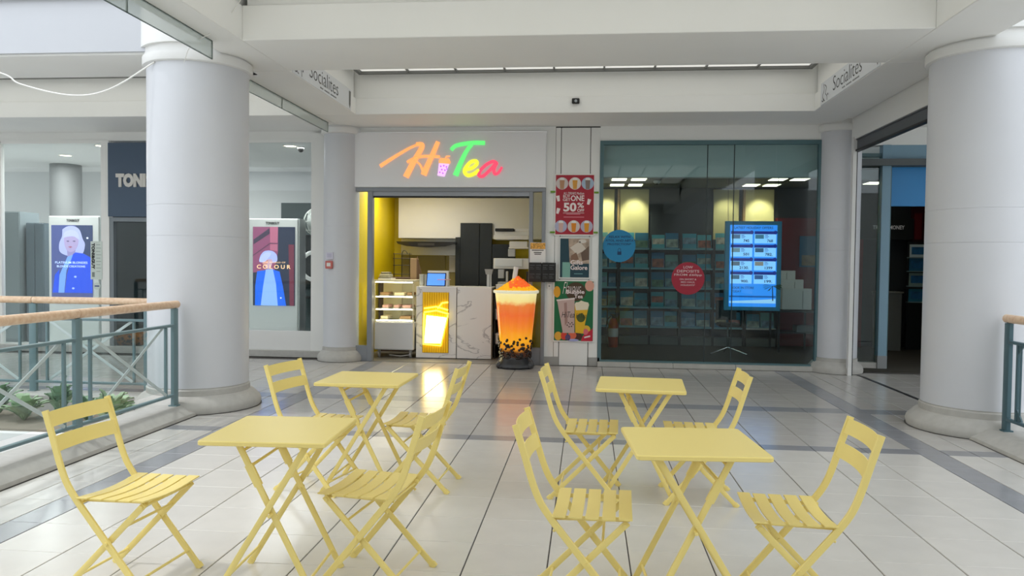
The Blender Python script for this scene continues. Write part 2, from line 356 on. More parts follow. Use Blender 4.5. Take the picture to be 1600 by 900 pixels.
# kerbs
for k, (sx, x) in enumerate(((-1, -3.85), (1, 3.47))):
    pts = [(x, 0), (x + sx * .012, .03), (x + sx * .13, .1), (x + sx * .45, .1), (x + sx * .45, -.35), (x, -.35)]
    struct(f'baseboard_{"left" if sx < 0 else "right"}', MB().prism(pts if sx > 0 else pts[::-1], -8, 7.45, 'y'), STONE)
    struct('trim_20', MB().box(*sorted((x - sx * .006, x + sx * .01)), -8, 7.3, -.004, .003), JOINT_SHADE)  # dark strip painted for the contact shadow along the kerb
struct('baseboard_far', MB().cbox(-14, -4.5, 7.72, 8.02, -.3, .09, .02), STONE)
# facade header, piers
struct('wall_front', MB().box(-3.66, -.645, 11.8, 12.0, 3.57, 3.7).box(.17, 3.45, 11.8, 12.0, 3.42, 3.7).box(-.645, -.505, 11.8, 14.2, 0, 3.7).box(-3.72, -3.64, 11.78, 12, 0, 3.7), WHITE2)
pier = struct('wall_pier', MB().box(-.505, .17, 11.82, 12.1, 0, 3.64), mat('pier_gap', '4a4a48', .7))
for x0, x1 in ((-.5, -.425), (-.415, .02), (.03, .17)):
    p = obj('panel', MB().cbox(x0, x1, 11.795, 11.83, .0 if x0 == -.415 else .13, 3.62, .004), WHITE2, pier)
struct('baseboard_front', MB().box(-.645, -.42, 11.78, 11.86, 0, .13).box(.03, .2, 11.78, 11.86, 0, .13), mat('grey_plinth', 'a5a4a0', .5))
kb = struct('baseboard_window', MB().box(.17, 3.4, 11.74, 11.95, 0, .07), mat('kerb_gap', '77756f', .8))
for x0, x1 in ((.17, .66), (.664, 1.3), (1.304, 2.22), (2.224, 3.4)):
    obj('kerb_stone', MB().cbox(x0, x1, 11.72, 11.95, -.0, .075, .006), mat('kerb_grey', 'b5b3ad', .5, noise=.05), kb)
# roller-shutter fascia on the right: runs towards the viewer
struct('trim_12', MB().cbox(3.75, 3.83, 8.2, 11.55, 3.37, 3.69, .004), WHITE2)
sh = struct('trim_13', MB().box(3.77, 3.83, 8.2, 11.5, 3.355, 3.37).box(3.785, 3.83, 8.2, 11.5, 3.22, 3.355), mat('shutter_box', '63666b', .45, metal=.3))
obj('bottom_rail', MB().box(3.765, 3.83, 8.2, 11.5, 3.195, 3.222), BLACK, sh)
struct('trim_14', MB().box(3.735, 3.785, 11.42, 11.5, 0, 3.4), WHITE)
struct('trim_15', MB().box(3.785, 3.80, 11.43, 11.5, 0, 3.4), BLACK)

# ------------------------------------------------------------------ bistro tables and chairs
def make_table():
    t = thing('bistro_table', (0, 0, 0), '', 'table', 'folding bistro tables'); S = .2875; Z = .745
    c = .018; pts = []
    for qx, qy, a0 in ((1, 1, 0), (-1, 1, 90), (-1, -1, 180), (1, -1, 270)):
        for k in range(4):
            a = math.radians(a0 + 30 * k); pts.append((qx * (S - c) + c * math.cos(a), qy * (S - c) + c * math.sin(a)))
    b_ = MB(); n = len(pts)
    rings = [(-.004, Z - .022), (0, Z - .019), (0, Z - .004), (-.004, Z)]
    vs = [(x * (1 + d / S), y * (1 + d / S), z) for d, z in rings for x, y in pts]
    fs = [(i * n + k, i * n + (k + 1) % n, (i + 1) * n + (k + 1) % n, (i + 1) * n + k) for i in range(3) for k in range(n)] + [tuple(range(n))[::-1], tuple(range(3 * n, 4 * n))]
    b_.add(vs, fs); obj('tabletop', b_, YEL, t)
    zt = Z - .022
    for sy in (-1, 1):
        # bracket frame (inner) and plain frame (outer) cross like scissors
        L = obj('leg', MB().bar((-.135, sy * .205, zt), (.222, sy * .205, .012), .028, .015), YEL, t)
        obj('rubber_foot', MB().bar((.215, sy * .205, .026), (.229, sy * .205, 0), .033, .02), YEL, L)
        L = obj('leg', MB().bar((.19, sy * .228, zt), (-.24, sy * .228, .012), .028, .015), YEL, t)
        obj('rubber_foot', MB().bar((-.232, sy * .228, .026), (-.248, sy * .228, 0), .033, .02), YEL, L)
        obj('hinge_sleeve', MB().bar((-.085, sy * .203, zt - .10), (-.038, sy * .203, zt - .195), .038, .024), YEL, t)
        obj('pivot_bolt', MB().tube([(.022, sy * .19, .40), (.022, sy * .243, .40)], .008, n=8, side=(1, 0, 0)), YEL, t)
        obj('top_rail', MB().bar((-.15, sy * .217, zt - .006), (.205, sy * .217, zt - .006), .012, .03), YEL, t)
    for x, z, w in ((-.08, zt - .11, .2), (-.115, zt - .04, .2), (.185, .09, .2), (-.2, .09, .225)):
        obj('crossbar', MB().tube([(x, -w, z), (x, w, z)], .007, n=8, side=(1, 0, 0)), YEL, t)
    return t
tab0 = make_table()
for i, (x, y, a, lb) in enumerate(((.483, 3.553, 184.4, 'yellow folding bistro table with square metal top, front one on the right'),
                                   (.370, 5.243, -4, 'yellow folding bistro table behind the front right one, facing the shop window'),
                                   (-1.434, 3.531, 2.8, 'yellow folding bistro table with square top, front one on the left'),
                                   (-1.495, 5.185, -1, 'yellow folding bistro table behind the front left one, towards the tea counter'))):
    t = tab0 if i == 0 else dup(tab0); t['label'] = lb; t.location = (x, y, 0); t.rotation_euler = (0, 0, math.radians(a))
def make_chair():
    c = thing('bistro_chair', (0, 0, 0), '', 'chair', 'folding bistro chairs')
    for sy in (-1, 1):
        y = sy * .205
        P = smooth([(-.292, y, .845), (-.252, y, .72), (-.212, y, .59), (-.175, y, .505), (-.115, y, .42)], 4) + [Vector((.222, y, .008))]
        L = obj('leg', MB().tube(P, .0155, .0085, 10, sq=True), YEL, c)
        obj('foot_cap', MB().bar((.213, y, .022), (.23, y, 0), .036, .022), YEL, L)
        y2 = sy * .183
        L = obj('leg', MB().bar((.196, y2, .437), (-.222, y2, .008), .029, .015), YEL, c)
        obj('foot_cap', MB().bar((-.212, y2, .02), (-.232, y2, 0), .036, .022), YEL, L)
        obj('seat_rail', MB().bar((-.145, sy * .166, .436), (.205, sy * .166, .445), .02, .006), YEL, c)
        obj('pivot_bolt', MB().tube([(.025, sy * .17, .254), (.025, sy * .221, .254)], .0085, n=8, side=(1, 0, 0)), YEL, c)
        obj('hinge_bolt', MB().tube([(.185, sy * .158, .425), (.185, sy * .198, .425)], .0095, n=8, side=(1, 0, 0)), YEL, c)
        obj('stop_stud', MB().tube([(-.105, sy * .19, .398), (-.123, sy * .19, .384)], .006, n=8), YEL, c)
    for k in range(5):                                     # seat slats: across the seat, dished in the middle
        x0 = -.128 + k * .0715; n = 8; vs = []; fs = []
        for j in range(n + 1):
            v = -1 + 2 * j / n; y = v * .218; z = .462 - .019 * (1 - v * v) - (.004 if abs(v) == 1 else 0) + .003 * (k == 4) - .002 * k * 0
            vs += [(x0, y, z), (x0 + .058, y, z + .001), (x0 + .058, y, z - .005), (x0, y, z - .006)]
        for j in range(n):
            a = j * 4; fs += [(a, a + 1, a + 5, a + 4), (a + 1, a + 2, a + 6, a + 5), (a + 2, a + 3, a + 7, a + 6), (a + 3, a, a + 4, a + 7)]
        fs += [(0, 3, 2, 1), (n * 4, n * 4 + 1, n * 4 + 2, n * 4 + 3)]
        obj('seat_slat', MB().add(vs, fs), YEL, c)
    for zt, zb in ((.838, .770), (.728, .660)):            # two bowed back slats
        n = 8; vs = []; fs = []
        def bx(z): return -.292 + (.845 - z) * .325
        for j in range(n + 1):
            v = -1 + 2 * j / n; y = v * .212; d = -.026 * (1 - v * v) + .012
            for z in (zt, zb):
                vs += [(bx(z) + d, y, z), (bx(z) + d - .005, y, z - .001)]
        for j in range(n):
            a = j * 4; fs += [(a, a + 4, a + 6, a + 2), (a + 1, a + 3, a + 7, a + 5), (a, a + 1, a + 5, a + 4), (a + 2, a + 6, a + 7, a + 3)]
        fs += [(0, 2, 3, 1), (n * 4, n * 4 + 1, n * 4 + 3, n * 4 + 2)]
        obj('backrest_slat', MB().add(vs, fs), YEL, c)
    for x, z, w in ((.165, .085, .2), (-.155, .078, .18), (-.125, .425, .2), (.185, .425, .18), (.09, .325, .18)):
        obj('crossbar', MB().tube([(x, -w, z), (x, w, z)], .0065, n=8, side=(1, 0, 0)), YEL, c)
    return c
ch0 = make_chair()
for i, (x, y, a, lb) in enumerate(((.0, 3.50, -2.5, 'yellow slatted folding chair facing right at the front right table, back to the left'),
                                   (.94, 3.53, 178.6, 'yellow slatted folding chair at the right end of the front right table'),
                                   (-2.155, 3.47, -4.4, 'yellow slatted folding chair standing nearest to the balcony railing'),
                                   (-1.0, 3.66, 173, 'yellow slatted folding chair on the right side of the front left table'),
                                   (-1.127, 5.24, 177, 'yellow slatted folding chair to the right of the rear left table'),
                                   (-1.81, 5.11, -11, 'yellow slatted folding chair to the left of the rear left table, nearest the round column'),
                                   (.005, 5.2, -2.5, 'yellow slatted folding chair to the left of the rear right table'),
                                   (.752, 5.2, 179, 'yellow slatted folding chair to the right of the rear right table'))):
    c = ch0 if i == 0 else dup(ch0); c['label'] = lb; c.location = (x, y, 0); c.rotation_euler = (0, 0, math.radians(a))

# ------------------------------------------------------------------ railings round the voids
def railing(base, d, n, length, lab, cross=True, bars=False, first_only=False):
    """runs from base along unit direction d, n posts"""
    TEALD = TEALK if bars else MATS['teal_railing_lit']; D = Vector(d); N = Vector((-D.y, D.x, 0)); r = thing('balcony_railing', base, lab, 'railing'); B = Vector(base)
    step = length / (n - 1)
    def at(u, z, o=0): return B + D * u + N * o + Vector((0, 0, z))
    for k in range(n):
        u = k * step
        p = obj('post', MB().bar(at(u, .0), at(u, .965), .05, .085, D), TEALD, r)
        obj('base_plate', MB().tube([at(u, -.002), at(u, .012)], .06, .06, 4, D), TEALD, p)
        obj('rail_bracket', MB().tube([at(u, .96), at(u, 1.0)], .02, .02, 8, D), TEALD, p)
        if k < n - 1:
            obj('handrail', MB().tube([at(u - (.045 if k == 0 else -.004), 1.005), at(u + step - .004, 1.005)], .038, n=14), WOOD, r)
            obj('upper_rail', MB().bar(at(u + .02, .80), at(u + step - .02, .80), .028, .045, N), TEALD, r)
            obj('lower_rail', MB().bar(at(u + .02, .11), at(u + step - .02, .11), .028, .045, N), TEALD, r)
            for q in (u + .16, u + step - .16): obj('stile', MB().bar(at(q, .11), at(q, .80), .028, .028, N), TEALD, r)
            if cross:
                for s0, s1 in ((.13, .80), (.80, .13)):
                    obj('cross_brace', MB().bar(at(u + .17, s0, .012 * (1 if s0 < .5 else -1)), at(u + step - .17, s1, .012 * (1 if s0 < .5 else -1)), .03, .008, N), PALEB, r)
                obj('glass_panel', MB().bar(at(u + .06, .47, -.03), at(u + step - .06, .47, -.03), .64, .008, N), GLASS, r)
            if bars:
                q = u + .21
                while q < u + step - .2:
                    obj('baluster', MB().tube([at(q, .12), at(q, .81)], .008, n=6), TEALD, r); q += .105
                for q, s in ((u + .16, 1), (u + step - .16, -1)):
                    for z, e in ((.13, 1), (.80, -1)):
                        a = at(q, z); b_ = at(q + s * .1, z); c_ = at(q, z + e * .11)
                        obj('gusset', MB().add([a + N * .006, b_ + N * .006, c_ + N * .006, a - N * .006, b_ - N * .006, c_ - N * .006], [(0, 1, 2), (5, 4, 3), (0, 3, 4, 1), (1, 4, 5, 2), (2, 5, 3, 0)]), TEALD, r)
    return r
railing((-4.05, 7.24, .1), (0, -1, 0), 6, 7.3, 'near balcony railing with wooden handrail and crossed braces, running from the left column')
railing((-4.72, 7.9, .085), (-1, 0, 0), 5, 5.3, 'far balcony railing with wooden handrail on the other side of the planted void')
railing((3.74, 7.24, .1), (0, -1, 0), 5, 5.8, 'teal railing with thin upright bars beside the right column', False, True)
# planter in the void with its plants
LEAF = mat('fern_leaf', 'b3cda9', .5, vary=.25, noise=.1); LEAF2 = mat('dark_leaf', '8fae90', .5, vary=.2, noise=.1)
SOIL = mat('soil', '8d8577', .9)
pl = thing('planter_trough', (-5.5, 7.3, -.5), 'white planter trough hanging in the void behind the near railing', 'planter')
obj('trough', MB().cbox(-7.4, -4.32, 6.75, 7.68, -.5, -.1, .01), WHITE, pl); obj('soil', MB().box(-7.35, -4.36, 6.8, 7.63, -.1, -.08), SOIL, pl)
def plant(x, y, z, n, h, lab, m, sp):
    p = thing('fern', (x, y, z), lab, 'plant', 'plants in the void planter')
    st = MB()
    for k in range(n):
        a = 2 * PI * k * .381966 + random.uniform(-.2, .2); f = .35 + .65 * random.random(); l = sp * f; hh = h * (1.15 - .55 * f) * random.uniform(.75, 1.1)
        b_ = MB(); S = 6; vs = []; tip = Vector((math.cos(a), math.sin(a), 0)); sd = Vector((-math.sin(a), math.cos(a), 0))
        for j in range(S + 1):
            t = j / S; q = Vector((x, y, z)) + tip * (l * t) + Vector((0, 0, hh * (1.9 * t - 1.0 * t * t)))
            w = .05 * math.sin(PI * min(1, .06 + t * .94)) ** .8 * (1.25 if j % 2 else .8)
            vs += [q + sd * w + Vector((0, 0, .012)), q, q - sd * w + Vector((0, 0, .012))]
        fs = [f_ for j in range(S) for f_ in ((j * 3, j * 3 + 1, j * 3 + 4, j * 3 + 3), (j * 3 + 1, j * 3 + 2, j * 3 + 5, j * 3 + 4))]
        obj('leaf', b_.add(vs, fs), m, p, 80)
    obj('stem', st.tube([(x, y, z - .01), (x, y, z + h * .5)], .01, n=6), LEAF2, p)
for (x, y, n, h, sp, m, lab) in ((-4.56, 7.0, 60, .42, .25, LEAF, 'bushy pale green fern beside the left column, behind the railing'),
                                 (-4.98, 7.25, 40, .3, .22, LEAF2, 'low darker fern between the bushy fern and the railing post'),
                                 (-5.3, 7.3, 26, .5, .16, LEAF2, 'upright dark green plant behind the back of the nearest chair'),
                                 (-5.62, 7.2, 40, .3, .25, LEAF, 'pale fern low in the planter, left of the upright plant'),
                                 (-6.0, 7.3, 40, .42, .25, LEAF2, 'large darker fern at the left end of the visible planter'),
                                 (-6.45, 7.3, 30, .36, .25, LEAF, 'pale fern at the far left edge behind the railing')):
    plant(x, y, -.09, n, h, lab, m, sp)

# ------------------------------------------------------------------ tea shop: shell, frame, sign
YF = 11.72
struct('wall_left', MB().box(-3.72, -3.62, 11.95, 14.3, 0, 2.95), YELW)
struct('wall_back', MB().box(-3.72, -.5, 14.25, 14.35, 0, 2.95), mat('olive_yellow_wall', 'c9b41a', .45))
struct('wall_right', MB().box(-.66, -.6, 11.95, 14.3, 0, 2.95), mat('olive_wall', 'b3ab80', .5))
struct('ceiling', MB().box(-3.72, -.5, 11.9, 14.35, 2.86, 2.95), WHITE)
struct('floor', MB().box(-3.66, -.6, 11.76, 14.3, -.3, 0.002), mat('shop_floor', '8a8782', .35))
struct('trim_16', MB().box(-3.47, -.66, 13.95, 14.25, 2.0, 2.86), WHITE)                     # white bulkhead over the back counter
fr = thing('aluminium_shopfront', (-2.1, 11.8, 0), 'grey aluminium shopfront frame around the tea counter opening', 'shopfront')
obj('head_rail', MB().cbox(-3.66, -.645, 11.74, 11.86, 2.645, 2.705, .004), GREY, fr)
obj('shutter_head', MB().box(-3.38, -.88, 11.77, 11.86, 2.58, 2.645), mat('grey_rail_light', 'a2a6ad', .4, metal=.2), fr); obj('shutter_slot', MB().box(-3.36, -.9, 11.79, 11.85, 2.555, 2.58), BLACK, fr)
for x0, x1 in ((-3.66, -3.605), (-3.415, -3.335), (-.895, -.835), (-.70, -.645)): obj('mullion', MB().cbox(x0, x1, 11.74, 11.86, 0, 2.645, .004), GREY, fr)
obj('kick_panel', MB().box(-3.605, -3.415, 11.76, 11.84, 0, .24), GREY, fr); obj('kick_panel', MB().box(-.835, -.70, 11.76, 11.84, 0, .26), GREY, fr)
obj('side_light', MB().box(-3.605, -3.415, 11.795, 11.803, .24, 2.645), GLASS, fr); obj('side_light', MB().box(-.835, -.70, 11.795, 11.803, .26, 2.645), GLASS, fr)
sg = thing('shop_sign', (-2.13, YF, 2.71), 'wide white sign board with HiTea in orange, green, yellow and pink script', 'sign')
obj('board', MB().cbox(-3.635, -.645, YF, 11.82, 2.708, 3.553, .008), mat('sign_white', 'efeff1', .4), sg)
obj('side_trim', MB().box(-3.69, -3.638, 11.76, 11.82, 2.705, 3.6), WHITE2, sg)
def SX(u): return -3.63 + (u / 4.286 - 13) * .009934
def SZ(v): return 3.555 - (v / 4.286 - 16) * .00977
def glow(n, c, e=.75): return mat(n, c, .4, emis=e)
ORG = glow('sign_orange', 'ffa763', .62); GRN = glow('sign_green', '63e878', .62); YLW = glow('sign_yellow', 'f2f23a', .62); PNK = glow('sign_pink', 'ee4a68', .62); PUR = glow('sign_lilac', 'e7b5f0', .7); PUR2 = glow('sign_violet', 'b56fe0', .6)
def stroke(name, pts, w, m, k=7, dy=.012):
    p = smooth([(SX(u), YF - dy, SZ(v)) for u, v in pts], k); n = len(p)
    r = [w[0] + (w[min(len(w) - 1, 1)] - w[0]) * i / (n - 1) if len(w) == 2 else w[0] for i in range(n)]
    obj(name, MB().tube(p, r, .012, 8, (0, 1, 0)), m, sg)
stroke('letter_stroke', [(238, 298), (320, 245), (430, 180), (500, 150)], (.03, .016), ORG); stroke('letter_stroke', [(480, 152), (515, 152), (518, 175), (470, 260), (412, 372)], (.03, .05), ORG)
stroke('letter_stroke', [(628, 135), (592, 220), (552, 310), (532, 358)], (.034, .05), ORG, 7, .016); stroke('letter_stroke', [(420, 272), (470, 246), (540, 232), (640, 236)], (.022, .022), ORG)
stroke('letter_stroke', [(470, 262), (505, 285), (522, 320), (532, 350)], (.012, .02), ORG)
stroke('letter_stroke', [(716, 192), (742, 165), (800, 150), (870, 143), (940, 145)], (.03, .034), GRN); stroke('letter_stroke', [(858, 148), (815, 205), (775, 290), (747, 362)], (.026, .046), GRN, 7, .016)
stroke('letter_stroke', [(812, 322), (855, 312), (888, 285), (882, 265), (850, 270), (820, 300), (806, 335), (828, 360), (866, 352), (905, 325)], (.026, .03), YLW)
stroke('letter_stroke', [(1022, 282), (995, 268), (950, 290), (912, 328), (902, 360), (928, 366), (968, 332), (1012, 284)], (.026, .026), PNK)
stroke('letter_stroke', [(1020, 275), (1002, 318), (1008, 350), (1032, 342), (1055, 305)], (.03, .018), PNK, 7, .016)
cup = [(636, 280), (702, 284), (672, 368), (626, 360)]
obj('cup_emblem', MB().prism([(SX(u), SZ(v)) for u, v in cup], YF - .014, YF, 'y'), PUR, sg)
obj('cup_lid', MB().prism([(SX(u), SZ(v)) for u, v in ((634, 262), (650, 244), (702, 250), (712, 272), (706, 284), (636, 278))], YF - .02, YF, 'y'), ORG, sg)
stroke('cup_straw', [(678, 250), (684, 234), (708, 232)], (.008, .008), ORG)
db = MB()
for u, v in ((648, 300), (668, 296), (686, 304), (655, 322), (676, 326), (642, 340), (662, 346), (690, 318)): db.prism(disc(SX(u), SZ(v), .014, n=8), YF - .018, YF - .013, 'y')
obj('bubble_dots', db, PUR2, sg)

# ------------------------------------------------------------------ tea shop: counters
dc = thing('display_case', (-3.1, 12.5, 0), 'lit glass cake display case on castors at the left of the tea counter', 'display case')
IV = mat('ivory', 'e6dfc0', .4); LED = mat('led_strip', 'fff3cf', .5, emis=7.0)
obj('base', MB().cbox(-3.43, -2.775, 12.2, 12.78, .13, .58, .015), mat('case_white', 'dadce0', .25), dc)
obj('back_panel', MB().box(-3.42, -2.785, 12.74, 12.77, .58, 1.26), IV, dc)
for z in (.6, .78, .985): obj('shelf', MB().box(-3.41, -2.79, 12.26, 12.74, z, z + .012), GLASSC, dc); obj('light_strip', MB().box(-3.41, -2.79, 12.25, 12.262, z - .004, z + .014), LED, dc)
obj('top', MB().cbox(-3.43, -2.775, 12.2, 12.78, 1.235, 1.265, .006), IV, dc); obj('light_strip', MB().box(-3.41, -2.8, 12.215, 12.25, 1.218, 1.234), LED, dc)
for x in (-3.425, -3.1, -2.79): obj('glazing_bar', MB().box(x - .008, x + .008, 12.205 if x != -3.1 else 12.7, 12.225 if x != -3.1 else 12.73, .58, 1.235), IV, dc)
obj('front_glass', MB().box(-3.417, -2.798, 12.208, 12.214, .585, 1.23), GLASSC, dc)
for x in (-3.36, -2.84): obj('castor', MB().tube([(x - .015, 12.28, .052), (x + .015, 12.28, .052)], .05, n=12, side=(0, 1, 0)).box(x - .02, x + .02, 12.26, 12.3, .08, .13), mat('castor_grey', '9a9a9a', .4), dc)
obj('castor_bar', MB().tube([(-3.2, 12.3, .04), (-3.0, 12.26, .025), (-2.85, 12.28, .05)], .01, n=6), STEEL, dc)
CAKE = [mat('cake_brown', '9d7c55', .7), mat('cake_pink', 'd8a9a0', .7), mat('cake_cream', 'e2d3b0', .7)]
for i, (x, z, w, m) in enumerate(((-3.3, .998, .16, 0), (-3.05, .998, .18, 2), (-2.88, .998, .1, 0), (-3.28, .793, .12, 1), (-3.1, .793, .1, 1), (-2.93, .793, .16, 1), (-3.3, .613, .14, 2), (-2.95, .613, .2, 0))):
    lv = {.998: 'top', .793: 'middle', .613: 'bottom'}[z]
    t = thing('cake_tray', (x, 12.5, z), f'{["brown", "pink", "cream"][m]} cakes on a tray, {lv} shelf of the display case, {["left", "middle", "right"][(x > -3.2) + (x > -3.0)]} of the row', 'cake', 'cakes in the display case')
    obj('tray', MB().cbox(x - w / 2, x + w / 2, 12.32, 12.66, z, z + .012, .004), STEEL, t)
    for q in range(3): obj('cake', MB().cbox(x - w / 2 + .008, x + w / 2 - .008, 12.34 + q * .105, 12.43 + q * .105, z + .012, z + .06, .008), CAKE[m], t)
def counter(x0, x1, lab):
    c = thing('counter_unit', ((x0 + x1) / 2, 12.5, 0), lab, 'counter')
    obj('front_panel', MB().cbox(x0, x1, 12.25, 12.29, .012, 1.165, .004), MARBLE, c); obj('body', MB().box(x0 + .01, x1 - .01, 12.29, 12.85, .01, 1.13), WHITE, c)
    obj('worktop', MB().cbox(x0, x1, 12.29, 12.88, 1.135, 1.165, .005), MARBLE, c); return c
c1 = counter(-2.745, -2.09, 'white marble counter unit with a yellow slatted panel and glowing cup sign')
c2 = counter(-2.078, -1.52, 'plain white marble counter unit with grey veins, right of the yellow panel')
YP = mat('panel_yellow', 'edbb10', .45, emis=.12)  # faint emission puts the neon's glow on the slats into their colour
b_ = MB()
for k in range(11): b_.cbox(-2.635 + k * .0385, -2.602 + k * .0385, 12.228, 12.25, .1, 1.07, .005)
obj('slat_panel', b_, YP, c1, kind='stuff')
obj('panel_backing', MB().box(-2.64, -2.21, 12.238, 12.252, .095, 1.075), mat('panel_gap', 'c79a06', .6), c1)
NEON = mat('neon_white', 'fff6c8', .5, emis=5.0); NEONY = mat('neon_yellow', 'ffe94a', .5, emis=2.2)
def CX(u): return -2.64 + (u - 660) / 41 * .43
def CZ(v): return 1.07 - (v - 457) / 95 * .98
ns = MB()
for p in ([(664, 536), (689, 536), (698, 496), (667, 493)],):
    q = [(CX(u), CZ(v)) for u, v in p]; ns.prism(q, 12.205, 12.222, 'y')
neon = thing('neon_cup_sign', (-2.45, 12.215, .55), 'bright glowing cup shaped light on the yellow slatted panel', 'neon sign')
obj('light_panel', ns, NEON, neon)
for p in ([(663, 488), (682, 485), (701, 490)], [(663, 482), (682, 479), (700, 484)], [(684, 482), (691, 473), (700, 472)], [(663, 490), (662, 538), (689, 540), (700, 492)]):
    obj('light_tube', MB().tube([(CX(u), 12.212, CZ(v)) for u, v in p], .012, n=8, side=(0, 1, 0)), NEONY, neon)
# things on the counters
tb = thing('order_tablet', (-2.45, 12.42, 1.165), 'white order terminal with a bright blue screen on the marble counter', 'tablet')
obj('stand', MB().prism([(12.36, 1.165), (12.56, 1.165), (12.50, 1.42), (12.44, 1.42)], -2.6, -2.26, 'x'), WHITE, tb)
obj('screen', MB().add([(-2.61, 12.345, 1.172), (-2.29, 12.345, 1.172), (-2.29, 12.42, 1.385), (-2.61, 12.42, 1.385), (-2.61, 12.365, 1.168), (-2.29, 12.365, 1.168), (-2.29, 12.44, 1.381), (-2.61, 12.44, 1.381)], [(0, 1, 2, 3), (4, 7, 6, 5), (0, 4, 5, 1), (2, 6, 7, 3), (0, 3, 7, 4), (1, 5, 6, 2)]), BLACK, tb)
scr = mat('tablet_blue', '4f86e8', .3, emis=.8)
obj('display', MB().add([(-2.595, 12.345, 1.182), (-2.305, 12.345, 1.182), (-2.305, 12.411, 1.372), (-2.595, 12.411, 1.372)], [(0, 1, 2, 3)]), scr, tb)
obj('pointer', MB().tube([(-2.42, 12.33, 1.275), (-2.2, 12.33, 1.28)], .008, n=6), mat('pointer_pink', 'd9a9a6', .5), tb)
cd = thing('cup_dispenser', (-1.6, 12.5, 1.165), 'tall grey dispenser post at the right end of the plain marble counter', 'dispenser')
obj('post', MB().box(-1.63, -1.585, 12.48, 12.52, 1.165, 1.4).box(-1.575, -1.555, 12.48, 12.52, 1.165, 1.4), STEEL, cd); obj('hopper', MB().prism([(-1.645, 1.37), (-1.55, 1.37), (-1.53, 1.455), (-1.665, 1.455)], 12.46, 12.54, 'y'), mat('grey_plastic', 'a9a9a6', .4), cd)
for i, (x, y, m, lab) in enumerate(((-2.72, 12.5, 'clear_cup', 'clear plastic cups stacked beside the order terminal, left stack'), (-2.665, 12.56, 'clear_cup', 'clear plastic cups stacked beside the order terminal, right stack'))):
    t = thing('cup_stack', (x, y, 1.165), lab, 'cups')
    for k in range(5): obj('cup', MB().lathe(x, y, [(.028, 1.165 + .032 * k), (.036, 1.225 + .032 * k), (.04, 1.23 + .032 * k)], 14, close=False), mat('clear_cup', 'c9ccca', .2), t)
bx = thing('cake_box', (-3.37, 12.5, 1.265), 'clear lidded cake boxes on top of the display case', 'box')
obj('tray', MB().cbox(-3.5 + .09, -3.19, 12.35, 12.65, 1.265, 1.285, .004), PAPER, bx); obj('box', MB().cbox(-3.4, -3.22, 12.38, 12.6, 1.285, 1.36, .02), mat('clear_box', 'b7b49b', .2), bx); obj('lid', MB().cbox(-3.38, -3.24, 12.4, 12.58, 1.36, 1.39, .012), mat('clear_lid', 'a19f8e', .2), bx)
kt = thing('cup_carrier_stack', (-2.93, 12.9, 1.2), 'upright stack of brown cardboard cup sleeves behind the display case', 'cup sleeves')
obj('holder', MB().cbox(-2.99, -2.88, 12.85, 13.0, 1.18, 1.62, .006), mat('kraft', 'a98f72', .7), kt)
for k in range(6): obj('sleeve', MB().box(-2.875, -2.865 + .012 * k, 12.86 + .02 * k, 12.874 + .02 * k, 1.2, 1.66 - .06 * k), mat('kraft_dark', '8a6f55', .7), kt)
bt = thing('side_counter', (-3.3, 13.4, 0), 'low brown counter inside the shop behind the display case', 'counter'); obj('body', MB().cbox(-3.6, -3.0, 13.1, 13.7, 0, 1.26, .01), mat('brown_laminate', '5b4a42', .5), bt); obj('worktop', MB().cbox(-3.6, -2.98, 13.06, 13.72, 1.26, 1.29, .004), mat('brown_top', '6e5a50', .4), bt)
rk = thing('wire_rack', (-3.25, 13.5, 1.29), 'thin black wire rack on the brown counter inside the shop', 'rack')
for x in (-3.42, -3.28, -3.14): obj('upright', MB().tube([(x, 13.45, 1.29), (x, 13.45, 1.72)], .007, n=6), BLACK, rk)
for z in (1.34, 1.5, 1.62, 1.7): obj('rail', MB().tube([(-3.44, 13.45, z), (-3.1, 13.45, z)], .006, n=6), BLACK, rk)
obj('arch', MB().tube(smooth([(-3.28, 13.45, 1.7), (-3.25, 13.45, 1.76), (-3.2, 13.45, 1.74), (-3.18, 13.45, 1.7)], 5), .007, n=6), BLACK, rk)
hd = thing('cooker_hood', (-2.9, 14.05, 1.8), 'dark curved glass cooker hood under the white bulkhead in the tea shop', 'hood')
hp = [(-3.45, 1.93), (-2.37, 1.93), (-2.38, 1.885), (-2.55, 1.845), (-2.9, 1.825), (-3.25, 1.845), (-3.42, 1.885)]
obj('canopy', MB().prism(hp, 13.7, 14.16, 'y'), mat('hood_glass', '24221f', .12), hd); obj('control_strip', MB().box(-3.05, -2.75, 13.695, 13.702, 1.86, 1.9), mat('hood_control', '3c3a36', .3), hd)
sp = thing('splashback', (-2.9, 14.22, 1.68), 'polished steel splashback behind the cooker hood', 'splashback'); obj('sheet', MB().box(-3.48, -2.42, 14.2, 14.25, 1.69, 2.0), STEEL, sp)
struct('trim_17', MB().box(-2.62, -2.42, 14.2, 14.25, 1.1, 1.69).box(-3.48, -2.64, 14.22, 14.25, 1.1, 1.68), mat('olive_tile', '9c8f52', .4))
nt_ = thing('wall_notice', (-2.42, 14.18, 1.4), 'white paper notice on the tea shop back wall left of the black door', 'notice'); obj('sheet', MB().box(-2.56, -2.4, 14.17, 14.2, 1.38, 1.68), PAPER, nt_)
bd = thing('storage_cupboard', (-2.0, 14.0, 0), 'tall black cupboard doors at the back of the tea shop', 'cupboard')
for x0, x1, z in ((-2.4, -2.31, 2.02), (-2.31, -1.96, 2.28), (-1.955, -1.73, 2.28), (-1.725, -1.3, 1.9)): obj('door', MB().cbox(x0, x1, 13.9, 13.96, 0, z, .004), NEARBLK, bd)
